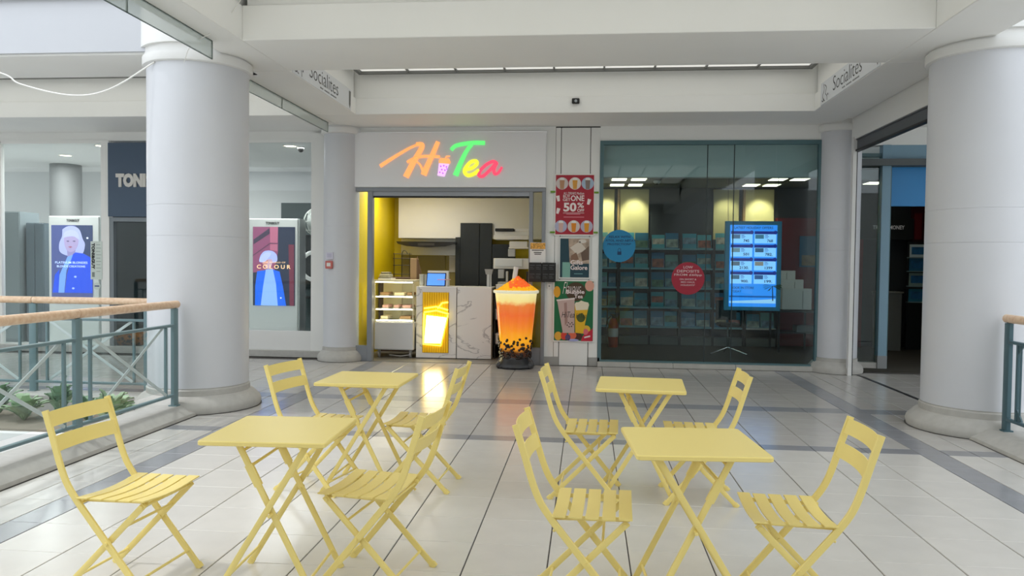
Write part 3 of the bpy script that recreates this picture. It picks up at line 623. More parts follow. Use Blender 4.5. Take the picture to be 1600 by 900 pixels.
# white fittings on the right wall of the tea shop
def fitting(name, lab, boxes, cat='shelf'):
    t = thing(name, (boxes[0][0], boxes[0][2], boxes[0][4]), lab, cat)
    for n_, m_, *b6 in [(q[6] if len(q) > 6 else 'body', q[7] if len(q) > 7 else WHITE, *q[:6]) for q in boxes]: obj(n_, MB().cbox(*b6, .006), m_, t)
fitting('printer', 'white printer with dark slot on the upper right wall of the tea shop', [(-1.6, -1.0, 13.1, 13.5, 1.96, 2.03, 'tray'), (-1.58, -.95, 13.15, 13.5, 2.03, 2.1, 'body'), (-1.58, -1.26, 13.12, 13.5, 2.1, 2.15, 'slot', BLACK), (-1.24, -.95, 13.15, 13.5, 2.1, 2.15, 'cover')], 'printer')
fitting('paper_towel_box', 'small white towel box under the printer on the right wall', [(-1.33, -1.02, 13.1, 13.4, 1.83, 1.93), (-1.34, -1.0, 13.09, 13.42, 1.805, 1.83, 'shelf')], 'dispenser')
fitting('hand_towel_dispenser', 'grey rectangular dispenser below the towel box', [(-1.35, -1.23, 13.1, 13.2, 1.67, 1.8, 'body', mat('disp_grey', 'b9bcbf', .4))], 'dispenser')
fitting('wall_unit', 'long white wall unit above the giant cup straw', [(-1.6, -.98, 13.1, 13.5, 1.46, 1.64), (-1.57, -1.1, 13.09, 13.1, 1.5, 1.63, 'front_panel', mat('cool_white', 'dfe4ea', .3))], 'shelf')
fitting('tea_machine', 'grey tea brewing machine behind the giant cup', [(-1.5, -1.05, 12.9, 13.3, 1.2, 1.24, 'tray', STEEL), (-1.5, -1.4, 12.95, 13.05, 1.3, 1.45, 'hopper', mat('disp_grey', 'b9bcbf', .4)), (-1.37, -1.33, 12.95, 13.05, 1.24, 1.42, 'column', STEEL), (-1.02, -.96, 12.9, 13.0, 1.24, 1.42, 'tap', BLACK)], 'machine')
dk = thing('shelf_rack', (-1.3, 12.6, 0), 'dark shelf rack with white boxes half hidden behind the giant cup', 'rack')
for z in (.22, .62, 1.02): obj('shelf', MB().box(-1.5, -.95, 12.45, 12.95, z, z + .02), NEARBLK, dk)
for x in (-1.5, -.97): obj('side', MB().box(x, x + .02, 12.45, 12.95, 0, 1.16), NEARBLK, dk)
obj('back', MB().box(-1.5, -.95, 12.93, 12.95, 0, 1.16), mat('rack_brown', '3d322b', .6), dk)
for k, (z, w, lv) in enumerate(((1.04, .2, 'top'), (.64, .2, 'middle'), (.24, .22, 'bottom'))):
    t = thing('storage_box', (-1.37, 12.55, z), f'white storage box on the {lv} shelf of the dark rack behind the giant cup', 'box'); obj('tub', MB().cbox(-1.47, -1.47 + w, 12.42, 12.7, z, z + .16, .008), WHITE, t); obj('rim', MB().cbox(-1.475, -1.465 + w, 12.415, 12.705, z + .15, z + .17, .004), PAPER, t)
al = bpy.data.lights.new('tea_shop_fill', 'AREA'); al.shape = 'RECTANGLE'; al.size = 1.2; al.size_y = .6; al.energy = 19; al.color = (1, .95, .84)  # unseen area lamp, set near the yellow wall to brighten it
ao = bpy.data.objects.new('tea_shop_fill', al); ao.location = (-3.0, 12.7, 2.84); COL.objects.link(ao)

# ------------------------------------------------------------------ giant bubble tea cup
gx, gy = -1.05, 11.42
gc = thing('giant_bubble_tea', (gx, gy, 0), 'giant glowing bubble tea cup model with orange drink standing outside the counter', 'display cup')
obj('base', MB().lathe(gx, gy, [(.27, .0), (.285, .03), (.27, .09), (.235, .13), (.225, .17)], 40), mat('base_dark', '2b2b2d', .25), gc)
for a in (150, 210, 330): obj('castor', MB().ball((gx + .26 * math.cos(math.radians(a)), gy + .26 * math.sin(math.radians(a)), .05), .055, 10, 7), mat('castor_dark', '3a3a3c', .3), gc)
obj('cup_body', MB().lathe(gx, gy, [(.222, .14), (.232, .3), (.30, 1.02), (.312, 1.12)], 48), TEA, gc)
obj('cup_rim', MB().lathe(gx, gy, [(.312, 1.11), (.335, 1.115), (.342, 1.135), (.335, 1.155), (.31, 1.158)], 48), mat('rim_ivory', 'f1ecd0', .3, emis=.25), gc)
PO = mat('popping_orange', 'ee6a2a', .25, emis=.35); PY = mat('popping_yellow', 'f3b21e', .25, emis=.35); PB = mat('pearl_dark', '1f0f08', .25)
bo, by_ = MB(), MB()
for k in range(520):
    a = random.random() * 2 * PI; rr = .31 * math.sqrt(random.random()); hz = 1.14 + max(0, .215 - .215 * ((rr * math.cos(a) - .02) ** 2 + (rr * math.sin(a)) ** 2) ** .5 / .3) * random.uniform(.88, 1)
    px = rr * math.cos(a)
    (bo if -.1 < px < .19 and hz > 1.195 else by_).ball((gx + px, gy + rr * math.sin(a), hz), .026, 6, 4)
obj('heap_core', MB().lathe(gx, gy, [(.3, 1.14), (.2, 1.2), (.05, 1.33), (0, 1.335)], 24), PY, gc)
obj('orange_pearls', bo, PO, gc, kind='stuff'); obj('yellow_pearls', by_, PY, gc, kind='stuff')
bk = MB()
for k in range(170):
    a = random.random() * 2 * PI; z = .16 + .3 * random.random() ** 1.7; r = .222 + (z - .14) * .1
    bk.ball((gx + r * math.cos(a), gy + r * math.sin(a), z), .021, 6, 4)
obj('tapioca_pearls', bk, PB, gc, kind='stuff')
obj('straw', MB().tube([(gx - .05, gy, 1.15), (gx - .005, gy + .02, 1.5)], .036, n=14), mat('straw_white', 'ece9e4', .3), gc)

# ------------------------------------------------------------------ posters, menus and notices by the counter
def poster(lab, x0, x1, z0, z1, col, cat='poster', border=PAPER, bw=.018, y=11.78, name='poster'):
    t = thing(name, ((x0 + x1) / 2, y, z0), lab, cat); obj('sheet', MB().box(x0, x1, y, y + .008, z0, z1), border, t)
    plate('print', rect(x0 + bw, x1 - bw, z0 + bw, z1 - bw), y - .002, mat('print_' + col, col, .4), t); return t
RED = 'a81a30'
y = 11.775
pr = poster('red bubble tea offer poster with 50% OFF, topmost on the white pier', -.512, .10, 1.985, 2.92, RED, y=y)
CUPS = [('cf8a8a', 'b98c6a'), ('e6d9d2', 'd99a3c'), ('a9bcd2', '8a7a72'), ('b3b4cf', 'd8b1a8'), ('d9cbc6', 'e08a1e'), ('b9b4c8', 'e39a22')]
for k, (x, z) in enumerate(((-.40, 2.775), (-.205, 2.775), (-.012, 2.775), (-.41, 2.125), (-.215, 2.125), (-.02, 2.125))):
    plate('picture', disc(x, z, .093), y - .0045, mat('pic_' + CUPS[k][0], CUPS[k][0] if k else 'd5c9c6', .5), pr)
    plate('picture_cup', [(x - .028, z - .085), (x + .028, z - .085), (x + .038, z + .05), (x - .038, z + .05)], y - .0065, mat('pic_' + CUPS[k][1], CUPS[k][1], .5), pr)
    plate('picture_lid', [(x - .042, z + .05), (x + .042, z + .05), (x + .025, z + .085), (x - .025, z + .085)], y - .0065, PAPER, pr)
TW = mat('print_white', 'f2e6e4', .5)
text('lettering', 'ALL DRINKS Medium', -.375, -.065, 2.605, 2.645, y - .003, TW, pr); text('lettering', 'BUY', -.38, -.275, 2.558, 2.60, y - .003, TW, pr, .01); text('lettering', 'GET', -.385, -.27, 2.508, 2.55, y - .003, TW, pr, .01)
text('lettering', 'ONE', -.265, -.06, 2.508, 2.595, y - .003, TW, pr, .02); text('lettering', '50', -.375, -.178, 2.348, 2.485, y - .003, TW, pr, .035)
text('lettering', '%', -.165, -.065, 2.405, 2.485, y - .003, TW, pr, .02); text('lettering', 'OFF', -.165, -.06, 2.345, 2.39, y - .003, TW, pr, .015)
plate('fine_print', rect(-.38, -.06, 2.325, 2.33), y - .003, TW, pr); plate('fine_print', rect(-.33, -.12, 2.305, 2.317), y - .003, mat('print_rose', 'd9828e', .5), pr); plate('fine_print', rect(-.37, -.06, 2.26, 2.272), y - .003, mat('print_rose', 'd9828e', .5), pr)
for px, pz, a in ((-.455, 2.55, .2), (-.455, 2.36, -.25), (.01, 2.5, -.25)):
    q = [(-.02, -.045), (.016, -.045), (.026, .04), (-.028, .04)]
    plate('cup_mark', [(px + u * math.cos(a) - v * math.sin(a), pz + u * math.sin(a) + v * math.cos(a)) for u, v in q], y - .003, TW, pr)
TAPE = mat('green_tape', '6f9a2e', .5)
for x0, x1, z in ((-.575, -.5, 2.635), (.085, .155, 2.625), (-.575, -.5, 2.02), (.085, .15, 2.02)): obj('tape', MB().box(x0, x1, y - .004, y + .02, z, z + .028), TAPE, pr)
gp = poster('teal poster reading Gifts Galore with a photo of wrapped gifts, middle one on the pier', -.44, .05, 1.325, 1.965, '173f4c', border=mat('frame_pale', 'd9dad6', .5), bw=.025, y=y)
plate('photo', [(-.29, 1.94), (.025, 1.94), (.025, 1.56), (-.27, 1.56)], y - .004, mat('photo_beige', 'b39f8c', .6, noise=.45, nscale=9), gp)
for q, c in (([(-.27, 1.8), (-.12, 1.9), (-.02, 1.78), (-.16, 1.7)], 'd8cdbf'), ([(-.1, 1.72), (.02, 1.83), (.025, 1.62), (-.08, 1.6)], '6d5a4c'), ([(-.25, 1.68), (-.17, 1.73), (-.13, 1.62), (-.25, 1.6)], '8a6a55'), (disc(-.08, 1.93 - .03, .06, .03), 'ddd6cb')):
    plate('gift', q, y - .006, mat('gift_' + c, c, .6), gp)
plate('mint_block', rect(-.38, -.26, 1.35, 1.58), y - .004, mat('mint', '7fb3a6', .5), gp)
text('lettering', 'Gifts', -.255, -.07, 1.545, 1.615, y - .007, TW, gp, .02); text('lettering', 'Galore', -.255, .0, 1.465, 1.535, y - .007, TW, gp, .02); plate('fine_print', rect(-.2, -.07, 1.40, 1.412), y - .004, mat('print_teal', '6fa0a5', .5), gp)
bp_ = poster('green bubble tea poster with two HiTea cups and fruit, lowest on the pier', -.512, .115, .365, 1.31, '0f6b3e', y=y)
def BX(u): return -.512 + (u - 40) / 530 * .627
def BZ(v): return 1.31 - (v - 68) / 785 * .945
def bpl(n, pts, c, d=.004): plate(n, [(BX(u), BZ(v)) for u, v in pts], y - d, mat('bp_' + c, c, .5), bp_)
def blob(cx, cy, rx, ry, n=20): return [(cx + rx * math.cos(2 * PI * k / n), cy + ry * math.sin(2 * PI * k / n)) for k in range(n)]
bpl('brown_splash', blob(330, 215, 130, 120), '4a3620'); bpl('peach', blob(505, 140, 58, 68), 'e0a692'); bpl('leaf', [(525, 90), (535, 88), (560, 88), (556, 40 + 50), (545, 84)], '3f7d3a', .006); bpl('mango', blob(88, 220, 44, 72), 'e5a524')
bpl('fruit', blob(110, 780, 48, 55), 'e8b23a', .005); bpl('fruit', blob(185, 775, 40, 55), 'd8412f', .006); bpl('fruit', blob(290, 770, 55, 50), 'dd6a4a', .007); bpl('fruit', blob(235, 795, 35, 40), '5b4a78', .008); bpl('fruit', blob(370, 780, 50, 45), '4b2418', .006); bpl('fruit', blob(470, 690, 52, 50), 'e8b638', .005); bpl('fruit', blob(460, 720, 36, 38), 'e2707a', .008); bpl('fruit', blob(300, 830, 75, 16), 'a9aede', .008)
bpl('red_corner', [(400, 840), (430, 770), (540, 690), (552, 670), (552, 838)], 'c5203a', .0055); bpl('tag', [(445, 785), (520, 765), (522, 785), (446, 803)], 'f0e8e8', .009)
bpl('milk_tea_cup', [(90, 325), (315, 300), (318, 740), (170, 740)], 'c9b0aa', .0095); bpl('cup_lid', [(82, 318), (318, 292), (318, 312), (86, 338)], 'e6dcd8', .011); bpl('tea_swirl', [(180, 360), (215, 350), (230, 600), (195, 650)], 'a98880', .0105)
bpl('mango_tea_cup', [(318, 375), (500, 375), (430, 745), (330, 735)], 'e9b91f', .0125); bpl('cream_top', [(318, 375), (330, 350), (370, 345), (400, 325), (440, 340), (490, 350), (502, 378), (485, 440), (335, 450)], 'ece3c8', .0135)
bpl('mint_splash', blob(400, 545, 55, 55), '4f5a1c', .0145)
for u, v in ((240, 610), (262, 625), (285, 608), (300, 630), (225, 640), (250, 660), (280, 655)): bpl('pearl', blob(u, v, 8, 9, 8), '3a221c', .0115)
text('lettering', 'HiTea', BX(150), BX(316), BZ(545), BZ(470), y - .0115, BLACK, bp_, -.01, ital=.35); text('lettering', 'HiTea', BX(335), BX(468), BZ(550), BZ(485), y - .0155, mat('ink_olive', '23280e', .5), bp_, -.01, ital=.35)
text('lettering', 'Flavour', BX(160), BX(395), BZ(245), BZ(95), y - .007, TW, bp_, -.015, ital=.5); text('lettering', 'Bubble', BX(208), BX(440), BZ(240), BZ(192), y - .009, TW, bp_, .02); text('lettering', 'Tea', BX(310), BX(420), BZ(298), BZ(250), y - .009, TW, bp_, .02)
mb_ = thing('menu_board', (-.67, 11.69, 1.27), 'black folding menu board mounted in front of the right side light', 'menu')
for x0, x1 in ((-.885, -.69), (-.685, -.475)):
    p = obj('leaf', MB().cbox(x0, x1, 11.68, 11.7, 1.275, 1.57, .006), BLACK, mb_)
    for r in range(2):
        for c in range(2):
            xx = x0 + .015 + c * .095; zz = 1.3 + r * .135
            obj('menu_text', MB().box(xx, xx + .075, 11.678, 11.681, zz + .09, zz + .098).box(xx, xx + .05, 11.678, 11.681, zz + .06, zz + .066).box(xx, xx + .065, 11.678, 11.681, zz + .035, zz + .041), mat('menu_grey', '5d6164', .5), p)
obj('bracket', MB().box(-.72, -.65, 11.7, 11.75, 1.35, 1.45), GREY, mb_)
no = thing('paper_notice', (-.75, 11.775, 1.55), 'small menu notice with orange top taped to the right mullion', 'notice')
obj('sheet', MB().box(-.875, -.635, 11.73, 11.738, 1.555, 1.875), PAPER, no); plate('header', rect(-.87, -.64, 1.775, 1.87), 11.728, mat('notice_orange', 'd9a24a', .5, noise=.5, nscale=40), no)
for z, w in ((1.75, .09), (1.715, .06), (1.69, .05)): plate('text_line', rect(-.755 - w, -.755 + w, z, z + .014), 11.728, mat('ink_grey', '5b5550', .5), no)
sk = thing('light_switch', (-.56, 11.8, 1.18), 'small white switch plate on the wall under the menu board', 'switch'); obj('plate', MB().cbox(-.605, -.545, 11.778, 11.802, 1.17, 1.25, .004), PAPER, sk); obj('rocker', MB().cbox(-.585, -.565, 11.772, 11.78, 1.2, 1.225, .002), mat('switch_grey', '8f8f8f', .5), sk)

# ------------------------------------------------------------------ travel shop behind the big window
DARKW = mat('dark_shop_wall', '22282c', .6); CARPET = mat('dark_carpet', '3a372f', .95, noise=.1, nscale=60)
struct('floor', MB().box(.1, 8.5, 11.95, 17.2, -.3, .004), CARPET)
struct('wall_back', MB().box(.1, 8.5, 15.7, 15.9, 0, 3.3), DARKW); struct('wall_left', MB().box(.12, .2, 11.9, 15.8, 0, 3.5), mat('shop_side_wall', '6d6f66', .6))
struct('wall_right', MB().box(8.4, 8.5, 12.4, 15.8, 0, 3.5), DARKW)
struct('ceiling', MB().box(.1, 8.5, 12.2, 15.9, 3.1, 3.2), mat('shop_ceiling', '5c6263', .7)); struct('trim_18', MB().box(.17, 3.75, 12.02, 12.2, 2.9, 3.6).box(3.75, 8.5, 12.75, 12.9, 2.95, 3.6), mat('shop_bulkhead', 'd3d8d6', .6))
wn = struct('window_1', MB().box(.17, .225, 11.78, 11.86, .07, 3.42).box(3.37, 3.42, 11.78, 11.86, .07, 3.42).box(.225, 3.37, 11.78, 11.86, 3.36, 3.42).box(.225, 3.37, 11.78, 11.86, .07, .1), TEAL)
for x0, x1 in ((.225, 1.766), (1.771, 2.158), (2.163, 2.765), (2.769, 3.37)): struct('pane', MB().box(x0, x1, 11.815, 11.825, .1, 3.36), GLASSD, wn)
for x in (1.768, 2.16): struct('glazing_joint', MB().box(x - .006, x + .006, 11.81, 11.83, .1, 3.36), mat('joint_dark', '2d3a3b', .5), wn)
TRO = mat('troffer_light', 'fff2d4', .5, emis=3.2)
for k, (x, yy, w, lab) in enumerate(((.72, 14.0, .28, 'warm square ceiling light pair, upper left behind the shop window'), (.72, 15.0, .28, 'warm square ceiling light pair, lower left behind the shop window'),
                                (3.5, 14.0, .3, 'warm square ceiling light pair, upper right behind the shop window'), (3.25, 15.0, .3, 'warm square ceiling light pair, lower right behind the shop window'), (5.3, 14.6, .25, 'ceiling light pair deep inside the shop, seen near the door'))):
    t = thing('ceiling_light', (x, yy, 3.09), lab, 'ceiling light')
    obj('housing', MB().box(x - w - .06, x + w + .06, yy - .22, yy + .22, 3.085, 3.102), mat('troffer_housing', '8a8a80', .5), t)
    for s in (-1, 1): obj('diffuser', MB().box(x + s * w * .62 - .13, x + s * w * .62 + .13, yy - .18, yy + .18, 3.078, 3.086), TRO, t)
sm = thing('smoke_detector', (1.25, 14.4, 3.08), 'small white smoke detector on the travel shop ceiling', 'detector'); obj('body', MB().lathe(1.25, 14.4, [(.07, 3.1), (.07, 3.07), (.04, 3.05)], 16), WHITE, sm); obj('sensor', MB().ball((1.25, 14.4, 3.045), .02), BLACK, sm)
# cream wall panels above the racks, washed by spots
CREAM = mat('cream_panel', 'cfc38f', .6)
pn = struct('wall_panels', MB().box(.2, 4.3, 15.62, 15.7, 2.08, 3.08), DARKW)
for x0, x1 in ((.22, .52), (.63, 1.2), (2.46, 2.95), (3.07, 3.62)):
    obj('panel', MB().cbox(x0, x1, 15.56, 15.63, 2.06, 3.06, .005), CREAM, pn)
    sp = bpy.data.lights.new('panel_spot', 'SPOT'); sp.energy = 34 if x0 != 2.46 else 16; sp.spot_size = 1.2; sp.spot_blend = .8; sp.color = (1, .9, .6); sp.shadow_soft_size = .04
    so = bpy.data.objects.new('panel_spot', sp); so.location = ((x0 + x1) / 2, 15.1, 3.0); so.rotation_euler = (math.radians(42), 0, 0); COL.objects.link(so)
for x in (.6, 3.04): struct('trim_19', MB().box(x - .02, x + .02, 15.5, 15.63, 2.06, 3.06), mat('wood_trim', '9a7a50', .5), pn)
# brochure racks
SHELF = mat('rack_shelf', '86bccb', .4); RACK = mat('rack_dark', '1c2429', .5)
BC = ['3a9cc0', '46b2cf', '2a83ab', '5cc0d2', '3787b8', '84c4c2']; PC = ['a5b9b4', '7f9fa6', 'c2b79a', '5e8a74', 'b56a55', '88a7c0', 'd8d2c4']
bays = ((.03 + .2, .58), (.63, 1.2), (1.23, 1.78), (1.82, 2.41), (2.45, 2.99), (3.06, 3.62)); ORD = ['first', 'second', 'third', 'fourth', 'fifth', 'sixth']; SHN = ['top', 'second', 'third', 'fourth', 'lowest']
SZs = (1.885, 1.50, 1.12, .74, .36)
proto = None
for b, (x0, x1) in enumerate(bays):
    r = thing('brochure_rack', ((x0 + x1) / 2, 15.4, 0), f'dark brochure rack with pale shelves, {ORD[b]} bay from the left behind the window', 'rack', 'brochure racks')
    obj('back_board', MB().box(x0, x1, 15.5, 15.55, 0, 2.05), RACK, r)
    for x in (x0 - .022, x1 - .003): obj('side_panel', MB().box(x, x + .025, 15.2, 15.55, 0, 2.06), RACK, r)
    obj('plinth', MB().box(x0, x1, 15.22, 15.5, 0, .16), mat('plinth_grey', '6f7472', .5), r)
    for s, z in enumerate(SZs):
        obj('shelf', MB().box(x0, x1, 15.2, 15.5, z - .03, z), SHELF if not (b == 5 and s == 4) else WHITE, r)
        for q in range(2):
            w = (x1 - x0) / 2 - .03; cx = x0 + (x1 - x0) * (.26 + .48 * q); col = random.choice(BC); pc = random.choice(PC)
            if proto is None or True:
                t = thing('brochure', (cx, 15.3, z), f'holiday brochure, {"left" if q == 0 else "right"} one on the {SHN[s]} shelf of the {ORD[b]} rack from the left', 'brochure', 'brochures in the window racks')
                hh = .29 * random.uniform(.9, 1.05); zz0 = z
                obj('cover', MB().add([(cx - w / 2, 15.26, z), (cx + w / 2, 15.26, z), (cx + w / 2, 15.33, z + hh), (cx - w / 2, 15.33, z + hh), (cx - w / 2, 15.29, z), (cx + w / 2, 15.29, z), (cx + w / 2, 15.36, z + hh), (cx - w / 2, 15.36, z + hh)],
                    [(0, 1, 2, 3), (4, 7, 6, 5), (0, 4, 5, 1), (2, 6, 7, 3), (0, 3, 7, 4), (1, 5, 6, 2)]), mat('cover_' + col, col, .35), t)
                f0, f1 = random.choice(((.03, .5), (.05, .6), (.3, .72))); e = .003
                obj('cover_picture', MB().add([(cx - w / 2 + .01, 15.26 + .07 * f0 - e, z + hh * f0), (cx + w / 2 - .01, 15.26 + .07 * f0 - e, z + hh * f0), (cx + w / 2 - .01, 15.26 + .07 * f1 - e, z + hh * f1), (cx - w / 2 + .01, 15.26 + .07 * f1 - e, z + hh * f1)], [(0, 1, 2, 3)]), mat('picture_' + pc, pc, .4, noise=.5, nscale=14), t)
# hanging offer screen
hs = thing('hanging_screen', (2.54, 12.2, .86), 'bright blue portrait screen with holiday offers hanging in the shop window', 'screen')
FRB = mat('screen_frame', '2f8fb5', .35); SB = mat('screen_blue', '2f8ef0', .3, emis=.75); CARD = mat('screen_card', '8ccaff', .3, emis=.8); NAVY = mat('screen_navy', '1b2f9c', .3, emis=.35); INK = mat('screen_ink', '142a66', .3, emis=.1)
obj('casing', MB().cbox(2.115, 2.965, 12.2, 12.27, .865, 2.245, .006), FRB, hs)
plate('display', rect(2.185, 2.895, .925, 2.185), 12.197, SB, hs)
text('lettering', 'LATEST HOLIDAY OFFERS', 2.25, 2.83, 2.125, 2.162, 12.195, INK, hs, .005)
for r in range(4):
    for c in range(2):
        x = 2.20 + c * .355; z = 2.09 - r * .208
        plate('offer_card', rect(x, x + .325, z - .185, z), 12.195, CARD, hs); plate('offer_header', rect(x, x + .325, z - .045, z), 12.193, NAVY, hs); plate('offer_badge', disc(x + .31, z - .018, .03, n=14), 12.192, NAVY, hs)
        pm = ['5f7fa8', '4d88a8', '7fa0b0', '456f94', '6d7f94', 'a8a09a', '54799e', '3f6aa8'][r * 2 + c]
        plate('offer_photo', rect(x + .012, x + .14, z - .115, z - .052), 12.193, mat('offer_' + pm, pm, .3, emis=.4), hs)
        plate('offer_text', rect(x + .155, x + .2, z - .066, z - .058), 12.193, NAVY, hs); plate('offer_text', rect(x + .155, x + .215, z - .085, z - .078), 12.193, NAVY, hs); plate('offer_text', rect(x + .155, x + .205, z - .104, z - .098), 12.193, NAVY, hs)
        s = [['745', '768'], ['501', '782.'], ['2130.', '1399'], ['900.', '199.']][r][c]; tw = .027 * len(s)
        text('price', s, x + .27 - tw, x + .275, z - .168, z - .125, 12.193, INK, hs, .02)
text('lettering', 'BOOK IN STORE', 2.22, 2.56, 1.2, 1.235, 12.194, INK, hs, .0); text('lettering', 'TODAY', 2.22, 2.37, 1.145, 1.178, 12.194, INK, hs, .0)
plate('sea_line', rect(2.19, 2.89, 1.07, 1.095), 12.194, mat('screen_deep', '1762b5', .3, emis=.5), hs); plate('beach', [(2.19, .98), (2.89, .98), (2.89, 1.05), (2.6, 1.03), (2.19, 1.01)], 12.194, mat('screen_sand', '9fd0f5', .3, emis=.7), hs)
plate('palm_trunk', [(2.84, 1.02), (2.855, 1.02), (2.845, 1.25), (2.832, 1.25)], 12.1925, mat('palm_dark', '27404a', .4), hs)
for a in (-170, -150, -120, -40, -15, 10, 170, 150): plate('palm_frond', [(2.838, 1.25), (2.838 + .13 * math.cos(math.radians(a + 12)), 1.25 + .07 * math.sin(math.radians(a + 12))), (2.838 + .15 * math.cos(math.radians(a)), 1.24 + .08 * math.sin(math.radians(a)))][::1], 12.1925, mat('palm_green', '3f5a2c', .4), hs)
for x in (2.16, 2.92): obj('cable', MB().tube([(x, 12.23, 2.24), (x, 12.3, 2.97)], .004, n=6), BLACK, hs)
bs = thing('window_sticker', (.47, 11.81, 1.6), 'round blue sticker about protection with a padlock on the shop window', 'sticker'); plate('disc', disc(.475, 1.835, .245, n=40), 11.812, mat('sticker_blue', '1b84b4', .4), bs)
SI = mat('sticker_ink', '0d3c63', .5)
text('lettering', 'RELAX WITH', .32, .64, 1.955, 1.99, 11.811, SI, bs, .01); text('lettering', 'ATOL AND ABTA', .27, .69, 1.90, 1.935, 11.811, SI, bs, .01); text('lettering', 'PROTECTION*', .30, .655, 1.845, 1.88, 11.811, SI, bs, .01)
plate('padlock', rect(.45, .51, 1.70, 1.75), 11.811, SI, bs); obj('shackle', MB().tube(smooth([(.46, 11.811, 1.75), (.462, 11.811, 1.785), (.48, 11.811, 1.8), (.498, 11.811, 1.785), (.50, 11.811, 1.75)], 4), .004, .002, 6), SI, bs)
rs = thing('window_sticker', (1.51, 11.81, 1.12), 'round red sticker about low deposits on the shop window', 'sticker'); plate('disc', disc(1.51, 1.355, .245, n=40), 11.812, mat('sticker_red', 'a51d36', .4), rs)
SW = mat('sticker_white', 'e3c9cc', .5)
for s, z, w, h in (('LOW', 1.505, .14, .04), ('DEPOSITS', 1.445, .33, .04), ('FROM £60pp', 1.385, .41, .042), ('ON SHORT &', 1.33, .25, .026), ('MID HAUL', 1.287, .21, .026), ('HOLIDAYS*', 1.243, .21, .026)): text('lettering', s, 1.51 - w / 2, 1.51 + w / 2, z, z + h, 11.811, SW, rs, .01)
# other things inside the travel shop
fe = thing('fire_extinguisher', (.5, 14.6, 0), 'red fire extinguisher on the floor at the left inside the shop window', 'extinguisher'); obj('cylinder', MB().lathe(.5, 14.6, [(.085, .0), (.09, .03), (.09, .44), (.06, .52), (.025, .55)], 20), mat('ext_red', 'b3381f', .35), fe); obj('valve', MB().box(.47, .53, 14.57, 14.63, .55, .6).box(.44, .58, 14.59, 14.61, .6, .62), BLACK, fe); obj('hose', MB().tube(smooth([(.45, 14.58, .58), (.38, 14.55, .5), (.38, 14.53, .3), (.4, 14.53, .15)], 5), .012, n=6), BLACK, fe); obj('label', MB().lathe(.5, 14.6, [(.0915, .2), (.0915, .36)], 20, PI, 2 * PI, False), PAPER, fe)
st = thing('swivel_stool', (2.45, 13.7, 0), 'dark seat on a thin chrome three legged base behind the shop window', 'stool')
for a in (200, 340, 90): obj('leg', MB().tube([(2.45, 13.7, .14), (2.45 + .33 * math.cos(math.radians(a)), 13.7 + .33 * math.sin(math.radians(a)), .03)], .013, n=8), CHROME, st); obj('foot', MB().tube([(2.45 + .33 * math.cos(math.radians(a)), 13.7 + .33 * math.sin(math.radians(a)), .04), (2.45 + .33 * math.cos(math.radians(a)), 13.7 + .33 * math.sin(math.radians(a)), .004)], .014, n=8, side=(1, 0, 0)), CHROME, st)
obj('post', MB().tube([(2.45, 13.7, .12), (2.45, 13.7, .5)], .016, n=10, side=(1, 0, 0)), CHROME, st); obj('seat', MB().cbox(2.27, 2.63, 13.5, 13.9, .5, .56, .02), RACK, st); obj('back', MB().cbox(2.27, 2.63, 13.9, 13.94, .6, .95, .015), RACK, st)
struct('wall_red', MB().box(3.66, 5.3, 15.5, 15.7, 0, 2.5), mat('deep_red_wall', '6a0f1a', .5))
bp2 = thing('wall_poster', (4.35, 15.45, 1.6), 'blue poster on the red wall at the right inside the travel shop', 'poster'); obj('sheet', MB().box(4.1, 4.75, 15.46, 15.49, 1.55, 2.15), mat('poster_blue', '175f86', .5), bp2); plate('picture', rect(4.14, 4.71, 1.58, 1.78), 15.455, mat('poster_sand', '8a7f6b', .6, noise=.4), bp2)
lw = thing('leaflet_holder', (3.9, 14.6, .75), 'stepped white leaflet holder on a dark desk at the right behind the window', 'leaflet holder')
for k in range(3):
    obj('tier', MB().cbox(3.5 + .0, 3.78 + .12 * k, 14.5 - .1 * k, 14.6 - .1 * k, .78, 1.48 - .16 * k, .006), PAPER, lw)
    obj('divider', MB().box(3.62 + .12 * k, 3.628 + .12 * k, 14.49 - .1 * k, 14.5 - .1 * k, .8, 1.44 - .16 * k), mat('divider_grey', '9a9a98', .5), lw)
ds = thing('shop_desk', (4.0, 14.6, 0), 'dark desk with open metal frame at the right behind the shop window', 'desk'); obj('worktop', MB().cbox(3.4, 4.7, 14.2, 14.9, .73, .77, .005), RACK, ds); obj('shelf', MB().box(3.45, 4.65, 14.25, 14.85, .35, .37), RACK, ds)
for x in (3.42, 4.05, 4.64):
    for yy in (14.22, 14.86): obj('leg', MB().box(x, x + .035, yy, yy + .035, 0, .73), RACK, ds)
obj('papers', MB().box(3.8, 4.3, 14.4, 14.7, .37, .48), mat('papers_grey', '6f7678', .6), ds)
tm = thing('wall_sign', (5.0, 15.6, 2.2), 'white TRAVEL MONEY lettering on the dark back wall seen through the door', 'sign'); obj('backing', MB().box(5.15, 6.2, 15.45, 15.5, 2.1, 2.5), NEARBLK, tm); text('lettering', 'TRAVEL MONEY', 5.45, 6.03, 2.29, 2.365, 15.448, mat('sign_letter_white', 'a8a8a8', .5, emis=.15), tm, .01)
rc = thing('red_light_column', (6.2, 15.4, 0), 'dark column glowing red at the top deep in the travel shop', 'column'); obj('panel', MB().box(6.2, 6.45, 15.5, 15.6, 0, 3), mat('red_panel', '3a0a10', .4), rc); obj('light_strip', MB().box(6.23, 6.36, 15.47, 15.5, 2.1, 2.6), mat('red_glow', '4e0b0e', .5, emis=.04), rc)
dr = thing('door_display_rack', (6.3, 15.0, 0), 'narrow display rack with four brochures seen through the shop door', 'rack'); obj('post', MB().box(6.05, 6.35, 15.3, 15.34, .004, 2.05), NEARBLK, dr)
